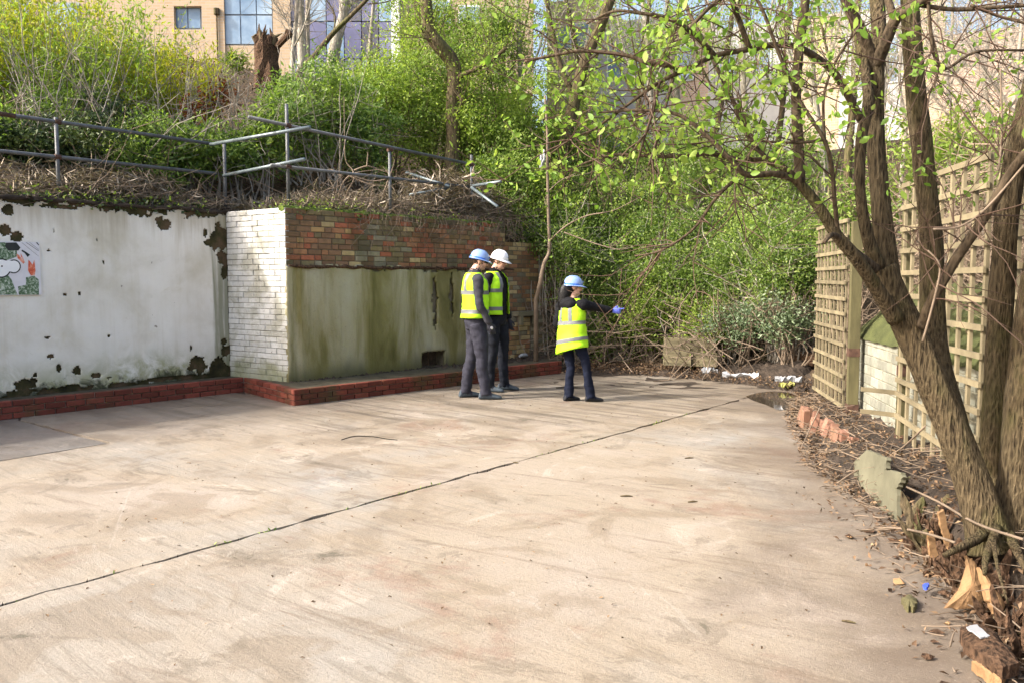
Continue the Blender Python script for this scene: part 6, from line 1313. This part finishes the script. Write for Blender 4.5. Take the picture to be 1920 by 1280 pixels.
    for sd in (1, -1): m_ = MB(); m_.tube([HM @ Vector((.05, sd * .074, .126)), HM @ Vector((-.01, sd * .084, .128))], .003, 5); m_.build("temple", sp['lens'], gl_, True, True)
    for sd, (e1, e2, curl, pt) in sp['hands'].items(): hand(L(*sp['arms'][sd][1]) + Vector(e1).normalized() * .012, e1, e2, curl, sp['glove'], par, pt, sp.get('hsz', 1.0), sp.get('gpatch') if sd == -1 else None)
    return par, HM
VM = [(.975, -.005, 0, .170, .222), (1.08, 0, 0, .163, .212), (1.22, 0, 0, .158, .206), (1.34, 0, 0, .160, .206), (1.42, -.004, 0, .146, .196), (1.475, -.01, 0, .118, .158), (1.515, -.014, 0, .092, .118)]
person((-.48, 10.72, 0), math.radians(14), "person in grey sleeves and hi-vis vest with blue helmet, arm hanging", dict(s=1.085, legs={-1: ((.10, -.12), (.055, -.11, .50), math.radians(-12)), 1: ((-.10, .12), (-.02, .115, .50), math.radians(6))}, lw=1.08,
    arms={-1: ((-.005, -.262, 1.15), (.125, -.245, .915)), 1: ((-.01, .262, 1.15), (.10, .25, .90))}, hands={-1: ((.35, .1, -.93), (.9, .1, .35), .35, False), 1: ((.3, 0, -.95), (.9, 0, .3), .35, False)},
    head=(math.radians(-4), math.radians(14)), hx=.03, hair=4, jaw=8, trous=K['slate'], jack=K['grey'], shoe=K['shoe'], hel=K['hblue'], strip=True, badge=K['strip'], lens=K['lens'], glove=K['gloved'], gpatch=K['glovep'], vest=VM, bands=(1.03, 1.255), collar=True))
person((-.23, 11.45, 0), math.radians(-28), "person in black jacket and open hi-vis vest with white helmet", dict(s=1.10, legs={-1: ((-.02, -.13), (.02, -.115, .50), math.radians(8)), 1: ((.06, .12), (.05, .11, .50), math.radians(14))},
    arms={-1: ((-.03, -.262, 1.15), (.04, -.262, .90)), 1: ((-.02, .262, 1.15), (.06, .25, .90))}, hands={-1: ((.15, .05, -.98), (.95, .1, .15), .4, False), 1: ((.2, 0, -.95), (.9, 0, .2), .35, False)},
    head=(math.radians(6), math.radians(16)), hx=.03, hair=4, jaw=2, trous=K['navy'], jack=K['black'], shoe=K['shoe'], hel=K['hwhite'], badge=K['band'], lens=K['lensr'], glove=K['gloved'], vest=VM, bands=(1.03, 1.255), open=.42, hood=((-.095, 0, 1.545), (.085, .125, .075)), collar=True, logo=True))
VW = [(.745, -.01, 0, .215, .262), (.88, -.005, 0, .198, .250), (1.02, 0, 0, .182, .232), (1.20, 0, 0, .172, .218), (1.34, 0, 0, .168, .212), (1.42, -.004, 0, .150, .200), (1.475, -.012, 0, .122, .165), (1.515, -.016, 0, .098, .125)]
YW = math.radians(46)
def wl(x, y, z): return (x * math.cos(YW) + y * math.sin(YW), -x * math.sin(YW) + y * math.cos(YW), z)       # world offset -> her own space
f1, f2 = wl(-.04 / .87, .03, 0), wl(.24 / .87, -.04, 0)
wp, HMw = person((.77, 10.46, 0), YW, "person with dark ponytail and blue gloves pointing across the yard", dict(s=.868, w=1.06, aw=1.15, legs={1: ((f1[0], f1[1]), (f1[0] * .6 + .02, f1[1] * .7, .50), -YW + .5), -1: ((f2[0], f2[1]), (f2[0] * .6 + .02, f2[1] * .8, .50), -YW + .12)}, flare=1.22, lw=.95,
    arms={-1: (wl(.36, -.03, 1.385), wl(.585, .02, 1.335)), 1: ((-.03, .275, 1.15), (.10, .265, .95))}, hands={-1: (wl(1, .08, -.04), (0, 0, 1), 1.0, True), 1: ((.8, -.5, -.1), (0, 0, 1), .35, False)}, hsz=.92,
    head=(math.radians(-40), math.radians(4)), hx=.012, hs=.97, hair=6, jaw=2, trous=K['jean'], jack=K['black'], shoe=K['shoed'], hel=K['hblue'], strip=True, badge=K['hblue'], lens=K['lensy'], glove=K['gloveb'], vest=VW, bands=(.87, 1.13), tilt=-.55, hood=((-.085, .01, 1.245), (.075, .135, .095)), by=.09))
m_ = MB(); hp = [HMw @ Vector((-.055, 0, .13)), HMw @ Vector((-.092, .0, .07)), HMw @ Vector((-.108, .0, .0)), HMw @ Vector((-.118, .0, -.09)), HMw @ Vector((-.120, .0, -.20))]
P = smooth_path(hp, 5); m_.tube(P, lerp_list([.075, .072, .070, .066, .035], len(P)), 16, True, .2, 1.2, 3); m_.build("ponytail", K['hair'], wp, True, True)
